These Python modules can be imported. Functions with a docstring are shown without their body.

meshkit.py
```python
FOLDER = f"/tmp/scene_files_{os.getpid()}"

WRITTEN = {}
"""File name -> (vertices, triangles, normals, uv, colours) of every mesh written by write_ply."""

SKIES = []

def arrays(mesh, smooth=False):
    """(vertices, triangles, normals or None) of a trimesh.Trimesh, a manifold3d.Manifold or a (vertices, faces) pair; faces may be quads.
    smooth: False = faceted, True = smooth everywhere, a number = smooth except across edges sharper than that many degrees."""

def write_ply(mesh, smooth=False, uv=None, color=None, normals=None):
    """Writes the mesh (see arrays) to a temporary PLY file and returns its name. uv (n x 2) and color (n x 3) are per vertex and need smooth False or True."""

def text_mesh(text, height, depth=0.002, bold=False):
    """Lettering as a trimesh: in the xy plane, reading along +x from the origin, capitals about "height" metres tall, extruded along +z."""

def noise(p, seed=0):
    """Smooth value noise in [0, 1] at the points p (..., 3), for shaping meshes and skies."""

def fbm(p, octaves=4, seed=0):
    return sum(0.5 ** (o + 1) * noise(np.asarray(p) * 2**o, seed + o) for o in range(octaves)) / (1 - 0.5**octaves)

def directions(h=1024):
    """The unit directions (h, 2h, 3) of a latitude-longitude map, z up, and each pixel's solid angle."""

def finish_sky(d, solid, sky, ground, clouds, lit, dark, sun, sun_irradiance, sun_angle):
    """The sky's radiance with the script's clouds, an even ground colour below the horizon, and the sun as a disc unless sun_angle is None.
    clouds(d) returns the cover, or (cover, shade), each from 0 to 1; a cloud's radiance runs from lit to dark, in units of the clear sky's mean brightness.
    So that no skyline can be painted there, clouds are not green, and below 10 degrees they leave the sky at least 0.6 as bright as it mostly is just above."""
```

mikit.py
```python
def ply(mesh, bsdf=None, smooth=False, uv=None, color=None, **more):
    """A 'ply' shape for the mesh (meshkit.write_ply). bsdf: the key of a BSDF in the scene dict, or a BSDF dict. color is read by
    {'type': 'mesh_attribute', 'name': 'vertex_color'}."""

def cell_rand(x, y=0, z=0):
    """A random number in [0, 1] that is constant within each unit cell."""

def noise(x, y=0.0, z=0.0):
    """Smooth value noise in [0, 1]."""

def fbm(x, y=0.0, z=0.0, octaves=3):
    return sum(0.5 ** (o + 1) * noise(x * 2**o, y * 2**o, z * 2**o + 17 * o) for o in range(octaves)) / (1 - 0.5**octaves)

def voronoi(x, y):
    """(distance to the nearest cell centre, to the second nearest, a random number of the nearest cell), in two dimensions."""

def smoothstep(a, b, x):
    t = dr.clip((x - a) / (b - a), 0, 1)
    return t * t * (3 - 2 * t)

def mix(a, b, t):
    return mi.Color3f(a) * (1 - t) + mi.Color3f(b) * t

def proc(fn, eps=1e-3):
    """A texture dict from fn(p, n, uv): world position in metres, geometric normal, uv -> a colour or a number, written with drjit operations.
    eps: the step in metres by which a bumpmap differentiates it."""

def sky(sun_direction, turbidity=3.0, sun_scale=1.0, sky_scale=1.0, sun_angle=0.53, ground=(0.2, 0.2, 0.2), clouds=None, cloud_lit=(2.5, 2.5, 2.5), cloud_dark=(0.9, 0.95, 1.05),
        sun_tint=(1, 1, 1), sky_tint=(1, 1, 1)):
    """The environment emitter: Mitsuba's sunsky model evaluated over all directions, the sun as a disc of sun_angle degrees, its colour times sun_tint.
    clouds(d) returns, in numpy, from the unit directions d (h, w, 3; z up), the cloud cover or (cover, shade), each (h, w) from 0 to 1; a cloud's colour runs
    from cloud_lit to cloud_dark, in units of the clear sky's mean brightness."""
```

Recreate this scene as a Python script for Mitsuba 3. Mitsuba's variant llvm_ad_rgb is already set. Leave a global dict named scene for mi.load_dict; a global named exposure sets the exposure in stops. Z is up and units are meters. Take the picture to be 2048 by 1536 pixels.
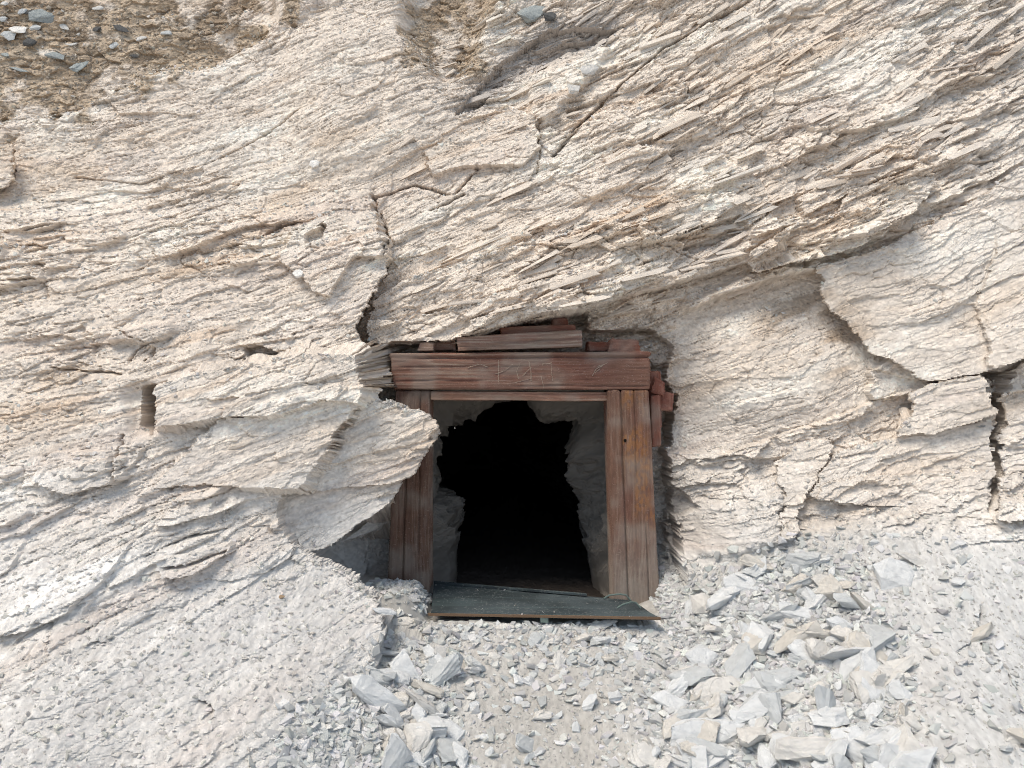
import math
import numpy as np, trimesh, shapely, mitsuba as mi, drjit as dr, mikit
from shapely.geometry import Polygon, LineString
from scipy.interpolate import RBFInterpolator, RegularGridInterpolator
from scipy.ndimage import gaussian_filter
from scipy.spatial import cKDTree, ConvexHull
import scipy.sparse as sp
from scipy.sparse.linalg import spsolve

T = mi.ScalarTransform4f
scene, labels = {}, {}

# ------------------------------------------------------------------ camera, sky, exposure
F, CY, CZ = 1607.0, -4.0, 1.0                      # focal length in photograph pixels; the eye is at (0, CY, CZ)
scene['camera'] = {'type': 'perspective', 'fov': 2 * math.degrees(math.atan(1024 / F)), 'fov_axis': 'x', 'near_clip': 0.05, 'far_clip': 400.0,
                   'to_world': T().look_at(origin=[0, CY, CZ], target=[0, 0, CZ], up=[0, 0, 1])}
scene['sky'] = mikit.sky([-0.36, -0.33, 0.87], turbidity=3, sun_scale=0.62, sun_angle=32, ground=(0.45, 0.43, 0.40),
                         clouds=lambda d: 0.65 + 0 * d[..., 0], cloud_lit=(1.24, 1.46, 1.66), sun_tint=(0.92, 0.97, 1.05))
exposure = 2.0

rng = np.random.default_rng(7)


def W(u, v, y):
    """The point of the place at depth y that the photograph shows at pixel (u, v)."""
    d = np.asarray(y, float) - CY
    return np.stack([(np.asarray(u, float) - 1024) / F * d, np.asarray(y, float) + 0 * d, CZ - (np.asarray(v, float) - 768) / F * d], -1)


# ------------------------------------------------------------------ noise in the plane
def h01(i, j=0, seed=0):
    i = np.asarray(i).astype(np.int64).astype(np.uint32)
    j = np.asarray(j).astype(np.int64).astype(np.uint32)
    h = i * np.uint32(374761393) + j * np.uint32(668265263) + np.uint32((seed * 2246822519 + 3266489917) & 0xFFFFFFFF)
    h = (h ^ (h >> np.uint32(13))) * np.uint32(1274126177)
    h = (h ^ (h >> np.uint32(15))) * np.uint32(2654435761)
    return ((h ^ (h >> np.uint32(16))) & np.uint32(0xFFFFFF)).astype(np.float32) / np.float32(16777215)


def n2(x, y, seed=0):
    x, y = np.asarray(x, np.float32), np.asarray(y, np.float32)
    i, j = np.floor(x), np.floor(y)
    a, b = x - i, y - j
    a, b = a * a * (3 - 2 * a), b * b * (3 - 2 * b)
    i, j = i.astype(np.int64), j.astype(np.int64)
    p = h01(i, j, seed) * (1 - a) + h01(i + 1, j, seed) * a
    q = h01(i, j + 1, seed) * (1 - a) + h01(i + 1, j + 1, seed) * a
    return p * (1 - b) + q * b


def f2(x, y, octaves=4, seed=0):
    """fractal noise about 0, in -1..1"""
    s = 0
    for o in range(octaves):
        s = s + 0.5 ** o * (n2(x * 2 ** o, y * 2 ** o, seed + 31 * o) - 0.5)
    return s * 1.1


def ss(a, b, x):
    t = np.clip((x - a) / (b - a), 0, 1)
    return t * t * (3 - 2 * t)


# ------------------------------------------------------------------ the sheet of rock and scree: y as a function of x and z
def axis(fine0, fine1, step, lo, hi, grow=1.18):
    a = list(np.arange(fine0, fine1 + 1e-9, step))
    s = step
    while a[-1] < hi:
        s = min(s * grow, 0.4); a.append(a[-1] + s)
    s, b = step, []
    x = fine0
    while x > lo:
        s = min(s * grow, 0.4); x -= s; b.append(x)
    return np.array(b[::-1] + a)


XS = axis(-2.95, 2.95, 0.0052, -10, 10)
ZS = np.concatenate([axis(-0.42, 0.06, 0.0036, -0.9, 0.06)[:-1], axis(0.06, 3.32, 0.0053, 0.06, 8.0)])
X, Z = np.meshgrid(XS.astype(np.float32), ZS.astype(np.float32))
NX, NZ = len(XS), len(ZS)

LEFT = [(745,395,.2),(700,540,-.10),(720,650,-.2),(720,760,-.33),(600,960,-.5),(560,1080,-.62),(640,1125,-.65),(760,1190,-.68),(772,1260,-.80),
        (740,1360,-1.0),(710,1536,-1.3),(400,1536,-1.5),(0,1536,-1.65),(0,1200,-1.1),(300,1200,-1.02),(500,1150,-.82),(0,900,-.72),(300,900,-.62),
        (150,1050,-.86),(400,1060,-.74),(450,1350,-1.15),(200,1380,-1.34),
        (0,600,-.38),(300,600,-.3),(500,600,-.22),(0,400,-.05),(300,400,.05),(600,400,.12),(0,200,.22),(300,200,.3),(600,200,.35),(0,0,.52),
        (400,0,.62),(800,0,.6),(900,250,.36),(800,330,.26),(1024,0,.66),(450,800,-.48),(100,750,-.52)]
RIGHT = [(745,395,.2),(800,500,.12),(800,620,.1),(790,690,.08),(1000,600,.0),(1150,580,-.05),(1000,450,.1),(1300,450,.05),(1500,400,.0),(600,0,.7),(600,300,.35),
         (1300,200,.25),(1000,250,.35),(900,100,.55),(1050,100,.6),(1200,50,.5),(1500,100,.25),(1700,200,.05),(1900,100,.05),(2048,0,.1),
         (1800,300,-.1),(2048,300,-.2),(1350,600,.05),(1330,720,.10),(1330,900,.08),(1340,1100,.06),(1450,900,-.1),(1450,1050,-.2),
         (1600,900,-.2),(1600,1050,-.36),(1800,900,-.3),(1990,900,-.35),(2048,1000,-.5),(1500,720,.0),(1700,1000,-.40),
         (1400,1150,-.32),(1600,1150,-.55),(1800,1100,-.62),(2048,1150,-.85),(1600,1300,-.9),(1900,1300,-1.08),(2048,1536,-1.6),
         (1600,1536,-1.38),(1300,1536,-1.27),(1000,1536,-1.2),(1100,1400,-.92),(1000,1300,-.66),(1100,1240,-.47),(850,1252,-.52),(1330,1240,-.5),
         (800,1350,-.92),(775,1450,-1.12),(770,1290,-.80),(800,1215,-.40),(790,1185,-.16),(1300,1300,-.68),(690,1172,-.3),(660,1100,.1),(700,1120,.08),(770,1100,.12),(770,900,.15),
         (600,1450,-1.2),(600,1000,.1),(500,700,.1),(2048,700,-.3)]


GX, GZ = np.linspace(-3.4, 3.4, 130), np.linspace(-0.7, 3.5, 90)


def field(controls, smoothing=2e-3):
    c = np.array(controls, float)
    p = W(c[:, 0], c[:, 1], c[:, 2])
    gx, gz = np.meshgrid(GX, GZ)
    val = RBFInterpolator(p[:, [0, 2]], c[:, 2], smoothing=smoothing, kernel='linear')(np.stack([gx.ravel(), gz.ravel()], 1)).reshape(gx.shape)
    val = gaussian_filter(val, 1.3)
    return up(val)


def up(coarse):
    zz, xx = np.clip(ZS, GZ[0], GZ[-1]), np.clip(XS, GX[0], GX[-1])
    a = RegularGridInterpolator((GZ, GX), coarse)(np.stack(np.meshgrid(zz, xx, indexing='ij'), -1).reshape(-1, 2))
    return a.reshape(NZ, NX).astype(np.float32)


yl, yr = field(LEFT), field(RIGHT)
# bedding: the angle of the strata in the face, as one potential field
ANG = [(1300,350,31),(1300,100,36),(1100,470,24),(1450,360,25),(1250,560,18),(1600,500,17),(1800,400,19),(2000,150,31),(1700,150,32),(1900,650,14),(1800,850,10),
       (1500,750,16),(1450,950,12),(450,800,10),(300,950,16),(150,800,8),(400,330,21),(600,300,26),(200,250,13),(400,1300,33),(650,1420,38),(200,1120,25),(800,250,36),
       (100,1400,35),(900,620,20),(850,450,26),(600,620,12),(300,600,12),(100,550,6),(700,950,14),(1050,130,17),(760,700,22),(2000,1000,20),(500,1050,24),(1350,1050,8)]
ca = np.array(ANG, float)
pa = W(ca[:, 0], ca[:, 1], 0 * ca[:, 0])
gx, gz = np.meshgrid(GX, GZ)
th = np.radians(gaussian_filter(RBFInterpolator(pa[:, [0, 2]], ca[:, 2], smoothing=1e-2, kernel='linear')(np.stack([gx.ravel(), gz.ravel()], 1)).reshape(gx.shape), 1.5))


def potential(vx, vz):
    m, n = th.shape
    idx = np.arange(m * n).reshape(m, n)
    dx, dz = GX[1] - GX[0], GZ[1] - GZ[0]
    rows, rhs = [], []
    a, b = idx[:, 1:].ravel(), idx[:, :-1].ravel()
    c, d = idx[1:].ravel(), idx[:-1].ravel()
    k = len(a) + len(c)
    A = sp.csr_matrix((np.concatenate([np.full(len(a), 1 / dx), np.full(len(a), -1 / dx), np.full(len(c), 1 / dz), np.full(len(c), -1 / dz)]),
                       (np.concatenate([np.arange(len(a)), np.arange(len(a)), len(a) + np.arange(len(c)), len(a) + np.arange(len(c))]),
                        np.concatenate([a, b, c, d]))), shape=(k, m * n))
    r = np.concatenate([((vx[:, 1:] + vx[:, :-1]) / 2).ravel(), ((vz[1:] + vz[:-1]) / 2).ravel()])
    M = (A.T @ A + sp.identity(m * n) * 1e-6).tocsc()
    return up(spsolve(M, A.T @ r).reshape(m, n))


B = potential(-np.sin(th), np.cos(th))             # height across the beds
S = potential(np.cos(th), np.sin(th))              # length along them
beyond = np.maximum(0, np.abs(X) - 3.3)
B = B + np.maximum(0, Z - 3.4); S = S + np.sign(X) * beyond
Bw = B + 0.030 * f2(X * 2.1, Z * 2.1, 3, 5) + 0.006 * f2(X * 14, Z * 14, 3, 6)

wx = 0.010 * f2(X * 22, Z * 22, 3, 11) + 0.020 * (h01(np.floor(Bw / 0.021), 0, 3) - 0.5) + 0.008 * (h01(np.floor(Bw / 0.0085), 0, 4) - 0.5)
wz = 0.008 * f2(X * 22, Z * 22, 3, 12)


def depth_at(field_):
    def at_(x, z):
        i = np.clip(np.searchsorted(ZS, z), 0, NZ - 1); j = np.clip(np.searchsorted(XS, x), 0, NX - 1)
        return field_[i, j]
    return at_


def fit(points, depth):
    """The outline seen at these pixels, laid on a surface: depth(x, z)."""
    c = np.array([q[:2] for q in points], float)
    y = np.zeros(len(c))
    for _ in range(8):
        p = W(c[:, 0], c[:, 1], y)
        y = .5 * y + .5 * np.clip(depth(p[:, 0], p[:, 2]), -2.2, 3)
    return W(c[:, 0], c[:, 1], y)[:, [0, 2]]


def poly_mask(points, depth=None, jag=1.0):
    P = Polygon(fit(points, depth or depth_at(Ybase))).buffer(0)
    x0, z0, x1, z1 = P.bounds
    i0, i1 = np.searchsorted(ZS, [z0 - .06, z1 + .06]); j0, j1 = np.searchsorted(XS, [x0 - .06, x1 + .06])
    m = np.zeros((NZ, NX), bool)
    xs, zs = (X + jag * wx)[i0:i1, j0:j1], (Z + jag * wz)[i0:i1, j0:j1]
    if xs.size:
        shapely.prepare(P)
        m[i0:i1, j0:j1] = shapely.contains_xy(P, xs.ravel(), zs.ravel()).reshape(xs.shape)
    return m


def soft(m, sigma):
    return gaussian_filter(m.astype(np.float32), sigma)


LEFT_POLY = [(745,392,.2),(778,480,.1),(772,545,-.05),(740,600,-.15),(712,650,-.2),(726,690,-.25),(722,706,-.3),(742,790,-.36),(720,815,-.4),(612,972,-.5),
             (560,978,-.53),(556,1050,-.58),(580,1075,-.62),(612,1108,-.65),(655,1122,-.66),(700,1150,-.67),(742,1186,-.68),(770,1222,-.72),(766,1262,-.78),(742,1300,-.85),(748,1345,-.92),
             (735,1385,-1.03),(742,1450,-1.13),(720,1536,-1.3),(700,1640,-1.5),(-900,1700,-1.6),(-900,-200,.5),(760,-200,.7),(740,200,.4)]
def flat(pts):
    c = np.array(pts, float); p = W(c[:, 0], c[:, 1], c[:, 2])
    k = np.linalg.lstsq(np.stack([p[:, 0], p[:, 2], np.ones(len(p))], 1), p[:, 1], rcond=None)[0]
    return (k[0] * X + k[1] * Z + k[2]).astype(np.float32), lambda x, z: k[0] * x + k[1] * z + k[2]


# recess round the timber, and the hollow under the left slab
for outline, at in (([(740,720),(800,690),(905,688),(1080,640),(1165,632),(1172,668),(1290,662),(1330,690),(1322,760),(1345,790),(1338,850),(1325,900),(1330,960),(1340,1040),(1338,1120),(1325,1168),(740,1168)],
                     [(800,700,.2),(1300,700,.2),(1000,1190,.17)]),
                    ([(700,760),(890,760),(890,1166),(600,1166),(560,1080)], [(640,1110,-.08),(770,1000,.14),(775,1170,.12)])):
    new, k = flat(at)
    m = poly_mask(outline, k)
    yr = np.where(m, .9 * new + .1 * yr, yr)
BAND_LAYERS = []
ml = poly_mask(LEFT_POLY, depth_at(yl))
# the right edge of the left mass overhangs: these bands are pieces with an undercut edge
BANDS = [('bank', [(560,1070),(600,1060),(660,1080),(740,1130),(830,1190),(830,1250),(760,1285),(690,1310),(600,1290),(540,1200)]),
         ('buttress', [(820,500),(820,600),(800,720),(800,800),(720,840),(640,810),(620,700),(640,600),(700,500)])]
bands = [(nm, poly_mask(pl, depth_at(yl)) & ml) for nm, pl in BANDS]
keep_ = gaussian_filter((ml & ~bands[0][1] & ~bands[1][1]).astype(np.float32), 4) > .02
ml &= keep_
mtop = soft(poly_mask([(-900,-300,.5),(760,-300,.7),(1100,-300,.7),(1000,120,.6),(850,330,.3),(740,400,.2),(500,420,.1),(-900,420,.1)], depth_at(yl), jag=0), 14)
Y = np.where(ml, yl, yr)
Y = Y * (1 - mtop) + mtop * (0.5 * yl + 0.5 * yr)
for nm, bm in bands:
    BAND_LAYERS.append((nm, bm, yl, Y.copy(), 9.0))
Ybase = np.where(bands[0][1] | bands[1][1], yl, Y)
Yf = Ybase.copy()
bx, _, bz = W(1530, 735, -.05)
Y = Y - .15 * np.exp(-((((X - bx) + .2 * (Z - bz)) / .46) ** 2 + ((Z - bz) / .30) ** 2) ** 1.6)
bx, _, bz = W(1420, 1010, -.1)
Y = Y - .08 * np.exp(-((((X - bx)) / .20) ** 2 + ((Z - bz) / .25) ** 2) ** 1.4)
part = np.zeros((NZ, NX), np.int16)                # 0 cliff, 1 scree, 2.. slabs that stand out of the face
rough = np.ones((NZ, NX), np.float32)


def plane(points):
    c = np.array(points, float)
    p = W(c[:, 0], c[:, 1], c[:, 2])
    A = np.stack([p[:, 0], p[:, 2], np.ones(len(p))], 1)
    return np.linalg.lstsq(A, p[:, 1], rcond=None)[0]


layers = []                                        # (name, mask, y, y behind): pieces with an edge and a back of their own


def facet(points, y=None, off=None, at=None, keep=0.0, jag=1.0, edge=0.0, r=None, slab=None):
    """Moves a piece of the face out or in (off), or lays it on a plane through three points (at)."""
    global Y, Yf
    k = None if at is None else plane(at)
    here = depth_at(Yf.copy())
    if at is None:
        m = poly_mask(points, lambda x, z: here(x, z) + min(off, 0), jag)
        new = (Yf if slab else Y) + off
    else:
        m = poly_mask(points, lambda x, z: (1 - keep) * (k[0] * x + k[1] * z + k[2]) + keep * here(x, z), jag)
        new = (1 - keep) * (k[0] * X + k[1] * Z + k[2]).astype(np.float32) + keep * (Yf if slab else Y)
    if slab:
        layers.append((slab, m, np.where(m, new, Yf), (Yf if slab == 'block' else Y).copy(), r or 1.0))
        return
    w = soft(m, edge) if edge else m.astype(np.float32)
    Y = Y * (1 - w) + new * w
    Yf = Yf * (1 - w) + (new if at is not None else Yf + off) * w
    if r is not None:
        rough[:] = rough * (1 - w) + r * w


# the overhanging beds above the timber
W1 = [(748,600),(800,560),(1000,500),(1200,430),(1490,330),(1530,370),(1562,480),(1500,520),(1370,562),(1260,592),(1165,628),(1080,642),(1000,660),(920,690),(860,692),(800,690),(745,692),(735,640)]
facet(W1, y=0, off=-.11, edge=0)
facet([(735,640),(800,640),(950,600),(1150,540),(1165,628),(1080,642),(1000,660),(920,690),(860,692),(800,690),(745,692)], y=0, off=-.07)
facet([(940,640),(1060,600),(1150,575),(1290,535),(1330,560),(1200,600),(1165,628),(1080,642),(1000,660),(920,688)], y=-.05, off=-.06)
facet([(1270,440),(1390,395),(1470,380),(1490,400),(1400,460),(1290,490)], y=0, off=-.06)
facet([(1350,470),(1480,430),(1500,460),(1380,510)], y=0, off=.05)
facet([(1365,625,.05),(1440,590,.05),(1540,560,.05),(1640,540,.0),(1745,705,0),(1730,740,0),(1850,765,-.1),(1800,780,-.1),(1600,850,-.1),(1450,905,-.1),(1340,905,.05),(1330,800,.05),(1345,650,.05)],
      off=.03, r=.28)
facet([(1370,610),(1480,560),(1630,505),(1650,530),(1540,560),(1440,590),(1375,622)], y=0, off=-.09, edge=1.5)
facet([(1180,640),(1260,600),(1370,570),(1380,610),(1290,655),(1180,668)], y=0, off=-.02)
facet([(1500,500),(1600,440),(1830,395),(1820,430),(1700,500),(1570,530),(1520,545)], y=-.1, off=-.13, slab='bed')
facet([(1640,470),(1700,380),(1860,330),(1880,360),(1840,420),(1730,480)], y=-.1, off=-.07, slab='bed')
facet([(1600,390),(1720,330),(1800,300),(1830,330),(1700,385),(1610,430)], y=-.1, off=-.05)
# the great panel on the right
facet([(1620,535,-.1),(1652,560,-.1),(1638,580,-.1),(1662,622,-.1),(1692,640,-.1),(1742,705,-.12),(1785,720,-.15),(1822,745,-.2),(1852,765,-.2),(1905,757,-.22),(1985,740,-.28),(2048,715,-.3),
       (2700,600,-.5),(2700,100,-.5),(2048,330,-.3),(1960,390,-.25),(1900,425,-.2),(1760,495,-.15)],
      at=[(1620,535,-.15),(1850,765,-.34),(2048,715,-.44),(2048,330,-.24)], keep=.1, r=.3, slab='panel')
facet([(1955,600),(1975,560),(2000,470),(2700,300),(2700,600),(2048,715),(1985,738),(1975,680)], y=-.3, at=[(1955,600,-.335),(2048,470,-.34),(2048,700,-.47)], r=.3, slab='panel')
# ledges under it
facet([(1850,768),(1985,742),(2010,745),(1998,790),(1980,760),(1955,750),(1880,770),(1830,800)], y=-.2, off=.12)
facet([(1730,745),(1795,705),(1840,770),(1800,790),(1735,800)], y=-.1, off=-.05, r=.4)
facet([(1815,785),(1850,770),(1955,748),(1978,760),(1985,800),(1998,826),(1960,842),(1870,868),(1788,872),(1832,815)], y=-.35, at=[(1815,785,-.35),(1998,826,-.45),(1790,870,-.39)], r=.38, slab='shard')
facet([(1665,905),(1720,890),(1790,872),(1990,838),(1986,880),(1990,960),(1972,1005),(1930,1022),(1730,1012),(1640,1000),(1618,990),(1642,940)], y=-.35,
      at=[(1665,905,-.32),(1990,840,-.40),(1970,1005,-.49),(1620,990,-.40)], r=.34, slab='slab')
facet([(1640,968),(1720,950),(1800,948),(1980,940),(1990,960),(1972,1005),(1930,1022),(1730,1012),(1640,1000)], y=-.4, at=[(1640,968,-.40),(1980,940,-.47),(1930,1022,-.52)], r=.34, slab='slab')
facet([(1550,925),(1600,885),(1650,875),(1672,890),(1655,910),(1645,935),(1615,990),(1590,1075),(1553,1082),(1562,1030),(1572,990),(1548,960)], y=-.3, off=-.06, r=.4, slab='shard')
facet([(1500,1000),(1560,975),(1572,1000),(1562,1040),(1550,1080),(1480,1110),(1390,1110),(1400,1000)], y=-.2, off=-.05, edge=2, r=.5)
facet([(1990,760),(2002,745),(2048,720),(2600,650),(2600,1000),(2048,1040),(1985,1040),(2000,1000),(2012,940),(2006,880),(2014,840),(2006,790)], y=-.4, off=-.08, slab='slab')
facet([(1976,762),(1992,750),(2004,790),(2012,840),(2003,880),(2010,930),(2004,985),(1995,1002),(1975,1022),(1966,1020),(1989,985),(1992,940),(1986,890),(1998,828),(1985,800)], y=-.4, off=.42, jag=.7)
facet([(1310,760,.1),(1345,790,.1),(1338,850,.1),(1328,905,.1),(1332,960,.1),(1395,1015,.1),(1345,1030,.1),(1342,1100,.1),(1325,1160,.1),(1300,1160,.1)], off=.10, jag=1.2)
# the left mass: the block, its broken lower slab in front of the left post, the notches
facet([(308,775),(400,742),(520,725),(600,705),(718,710),(736,770),(722,806),(640,800),(560,830),(440,836),(310,855)], y=-.5,
      at=[(310,775,-.60),(718,710,-.50),(440,836,-.66),(722,806,-.54)], keep=.2, r=.45, slab='block')
facet([(440,836),(560,830),(640,800),(722,806),(612,972),(560,978),(400,970),(300,980),(345,930)], y=-.55,
      at=[(440,836,-.60),(722,806,-.51),(612,972,-.63),(345,950,-.70)], keep=.25, r=.35, slab='block')
facet([(735,800),(790,803),(846,822),(881,850),(862,900),(822,955),(808,963),(625,984),(560,980),(612,968),(715,818)], y=-.45,
      at=[(720,820,-.40),(881,850,-.34),(612,980,-.50),(808,962,-.42)], r=.25, slab='slab')
facet([(625,972),(814,948),(790,1000),(745,1030),(700,1062),(655,1096),(612,1106),(585,1070),(557,1050),(560,968)], y=-.48,
      at=[(560,980,-.475),(808,962,-.395),(612,1105,-.545)], r=.25, slab='slab')
facet([(735,1045),(780,1010),(795,1030),(760,1060),(690,1085),(670,1090)], y=-.1, at=[(735,1045,-.06),(790,1020,.02),(680,1088,-.12)], r=.8, slab='shard')
facet([(245,772),(314,766),(308,850),(300,872),(256,866),(252,810)], y=-.55, off=.06, jag=.5, edge=3)
facet([(284,774),(314,766),(308,850),(302,872),(284,850)], y=-.55, off=.20, jag=.5)
facet([(484,697),(522,690),(560,708),(545,726),(500,732)], y=-.45, off=.08)
facet([(315,848),(335,838),(345,850),(318,868)], y=-.6, off=.09, jag=.4)
facet([(215,660),(330,640),(345,655),(300,690),(210,680)], y=-.4, off=-.05, edge=1.5, r=.5)
facet([(100,905),(215,900),(240,960),(130,990),(60,960)], y=-.7, off=-.05, r=.6)
facet([(0,300),(25,300),(28,360),(0,378),(-300,380),(-300,280)], y=.0, off=-.10, slab='slab')
facet([(310,1120),(460,1090),(462,1105),(380,1150),(320,1160)], y=-.8, off=-.06, r=.9)
facet([(590,450),(690,405),(742,400),(768,500),(735,600),(640,590),(560,520)], y=.0, off=-.05, r=.6, edge=0)
facet([(610,470),(650,440),(640,480),(612,490)], y=0, off=.07)
facet([(640,430),(560,445),(500,480),(620,430)], y=.1, off=.05)
facet([(690,1390),(725,1340),(745,1380),(742,1450),(725,1536),(590,1536),(560,1480)], y=-1.1, off=-.05, r=1.1)
facet([(100,1225),(400,1150),(480,1170),(300,1290),(150,1310)], y=-1.1, off=.05, edge=4)
# the top: soil banks, a rounded white boulder of a bed, grey laminated bed
facet([(-600,-200),(480,-200),(560,40),(420,130),(300,135),(180,200),(60,235),(-600,300)], y=.4, off=.12, edge=5, r=.5)
facet([(400,90),(460,60),(560,55),(600,30),(690,-60),(560,-80),(480,30)], y=.5, off=-.04, edge=3, r=.5)
facet([(830,-50),(980,-50),(960,60),(930,130),(890,170),(850,110),(800,60)], y=.6, off=.14, edge=5, r=.4)
facet([(560,60),(700,20),(800,40),(880,110),(900,200),(860,290),(720,330),(600,300)], y=.4, off=-.08, edge=18, r=.6)
facet([(905,235),(1000,120),(1100,60),(1240,55),(1180,100),(1060,130),(960,215)], y=.5, off=.06, r=1.3)
facet([(1060,150),(1150,95),(1225,90),(1180,150),(1090,240),(1060,230)], y=.4, off=-.05, edge=2, r=.4)
facet([(850,300),(1030,210),(1070,230),(1080,290),(1040,330),(930,330),(860,350)], y=.35, off=-.05, r=.45)

# the ground in front of the frame is level with its sill
sill = np.where(Z < -.03, -.46 + (Z + .03) * 2.3, -.46 + (Z + .03) * 16)
wsill = (ss(-.80, -.68, X) * ss(.80, .66, X) * ss(.06, .03, Z))
Y = Y * (1 - wsill) + np.minimum(Y, sill) * wsill

# grooves: open joints in the rock
GROOVES = [([(1105,310,.25),(1180,225,.25),(1240,170,.25),(1330,95,.28),(1420,45,.28),(1500,0,.3)], .010, .07), ([(743,392,.2),(778,480,.1),(772,545,0),(738,600,-.1),(715,650,-.1)], .010, .06),
           ([(310,362,.05),(420,325,.1),(500,288,.15),(600,215,.3)], .005, .03), ([(446,838,-.58),(420,872,-.6),(375,922,-.62),(352,950,-.64),(345,978,-.65)], .008, .06),
           ([(745,396,.2),(830,368,.2),(905,392,.2),(955,330,.25)], .008, .05), ([(1965,475,-.3),(1978,520,-.3),(1975,560,-.3),(1955,600,-.3),(1965,650,-.33),(1980,672,-.33)], .006, .05),
           ([(1077,235,.3),(1080,290,.3),(1075,345,.25)], .005, .03), ([(1965,1290,-1.05),(2000,1320,-1.1),(2030,1370,-1.2),(2046,1420,-1.25)], .006, .04),
           ([(1925,1310,-1.0),(1970,1262,-1.0),(1962,1215,-.95)], .005, .03), ([(388,1406,-1.2),(405,1412,-1.2),(422,1430,-1.2)], .006, .04),
           ([(258,722,-.45),(275,690,-.45),(312,682,-.45)], .007, .05), ([(290,722,-.45),(308,695,-.45)], .007, .05), ([(225,655,-.4),(300,690,-.45),(258,722,-.45)], .003, .02),
           ([(625,985,-.5),(700,975,-.47),(808,963,-.38)], .005, .03), ([(100,735,-.5),(240,748,-.5)], .006, .04), ([(240,870,-.6),(228,930,-.65),(222,965,-.65)], .008, .05),
           ([(150,355,.0),(280,370,.05),(310,362,.05)], .005, .03), ([(860,420,.15),(930,390,.2)], .006, .04), ([(0,385,.0),(28,355,.0),(25,300,.05)], .006, .06),
           ([(300,1110,-.8),(370,1075,-.8),(450,1060,-.75)], .006, .05), ([(1560,400,.0),(1480,470,0)], .006, .04), ([(330,1140,-.85),(380,1130,-.85),(450,1105,-.8)], .008, .06)]
groove_at = depth_at(Y.copy())
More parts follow.
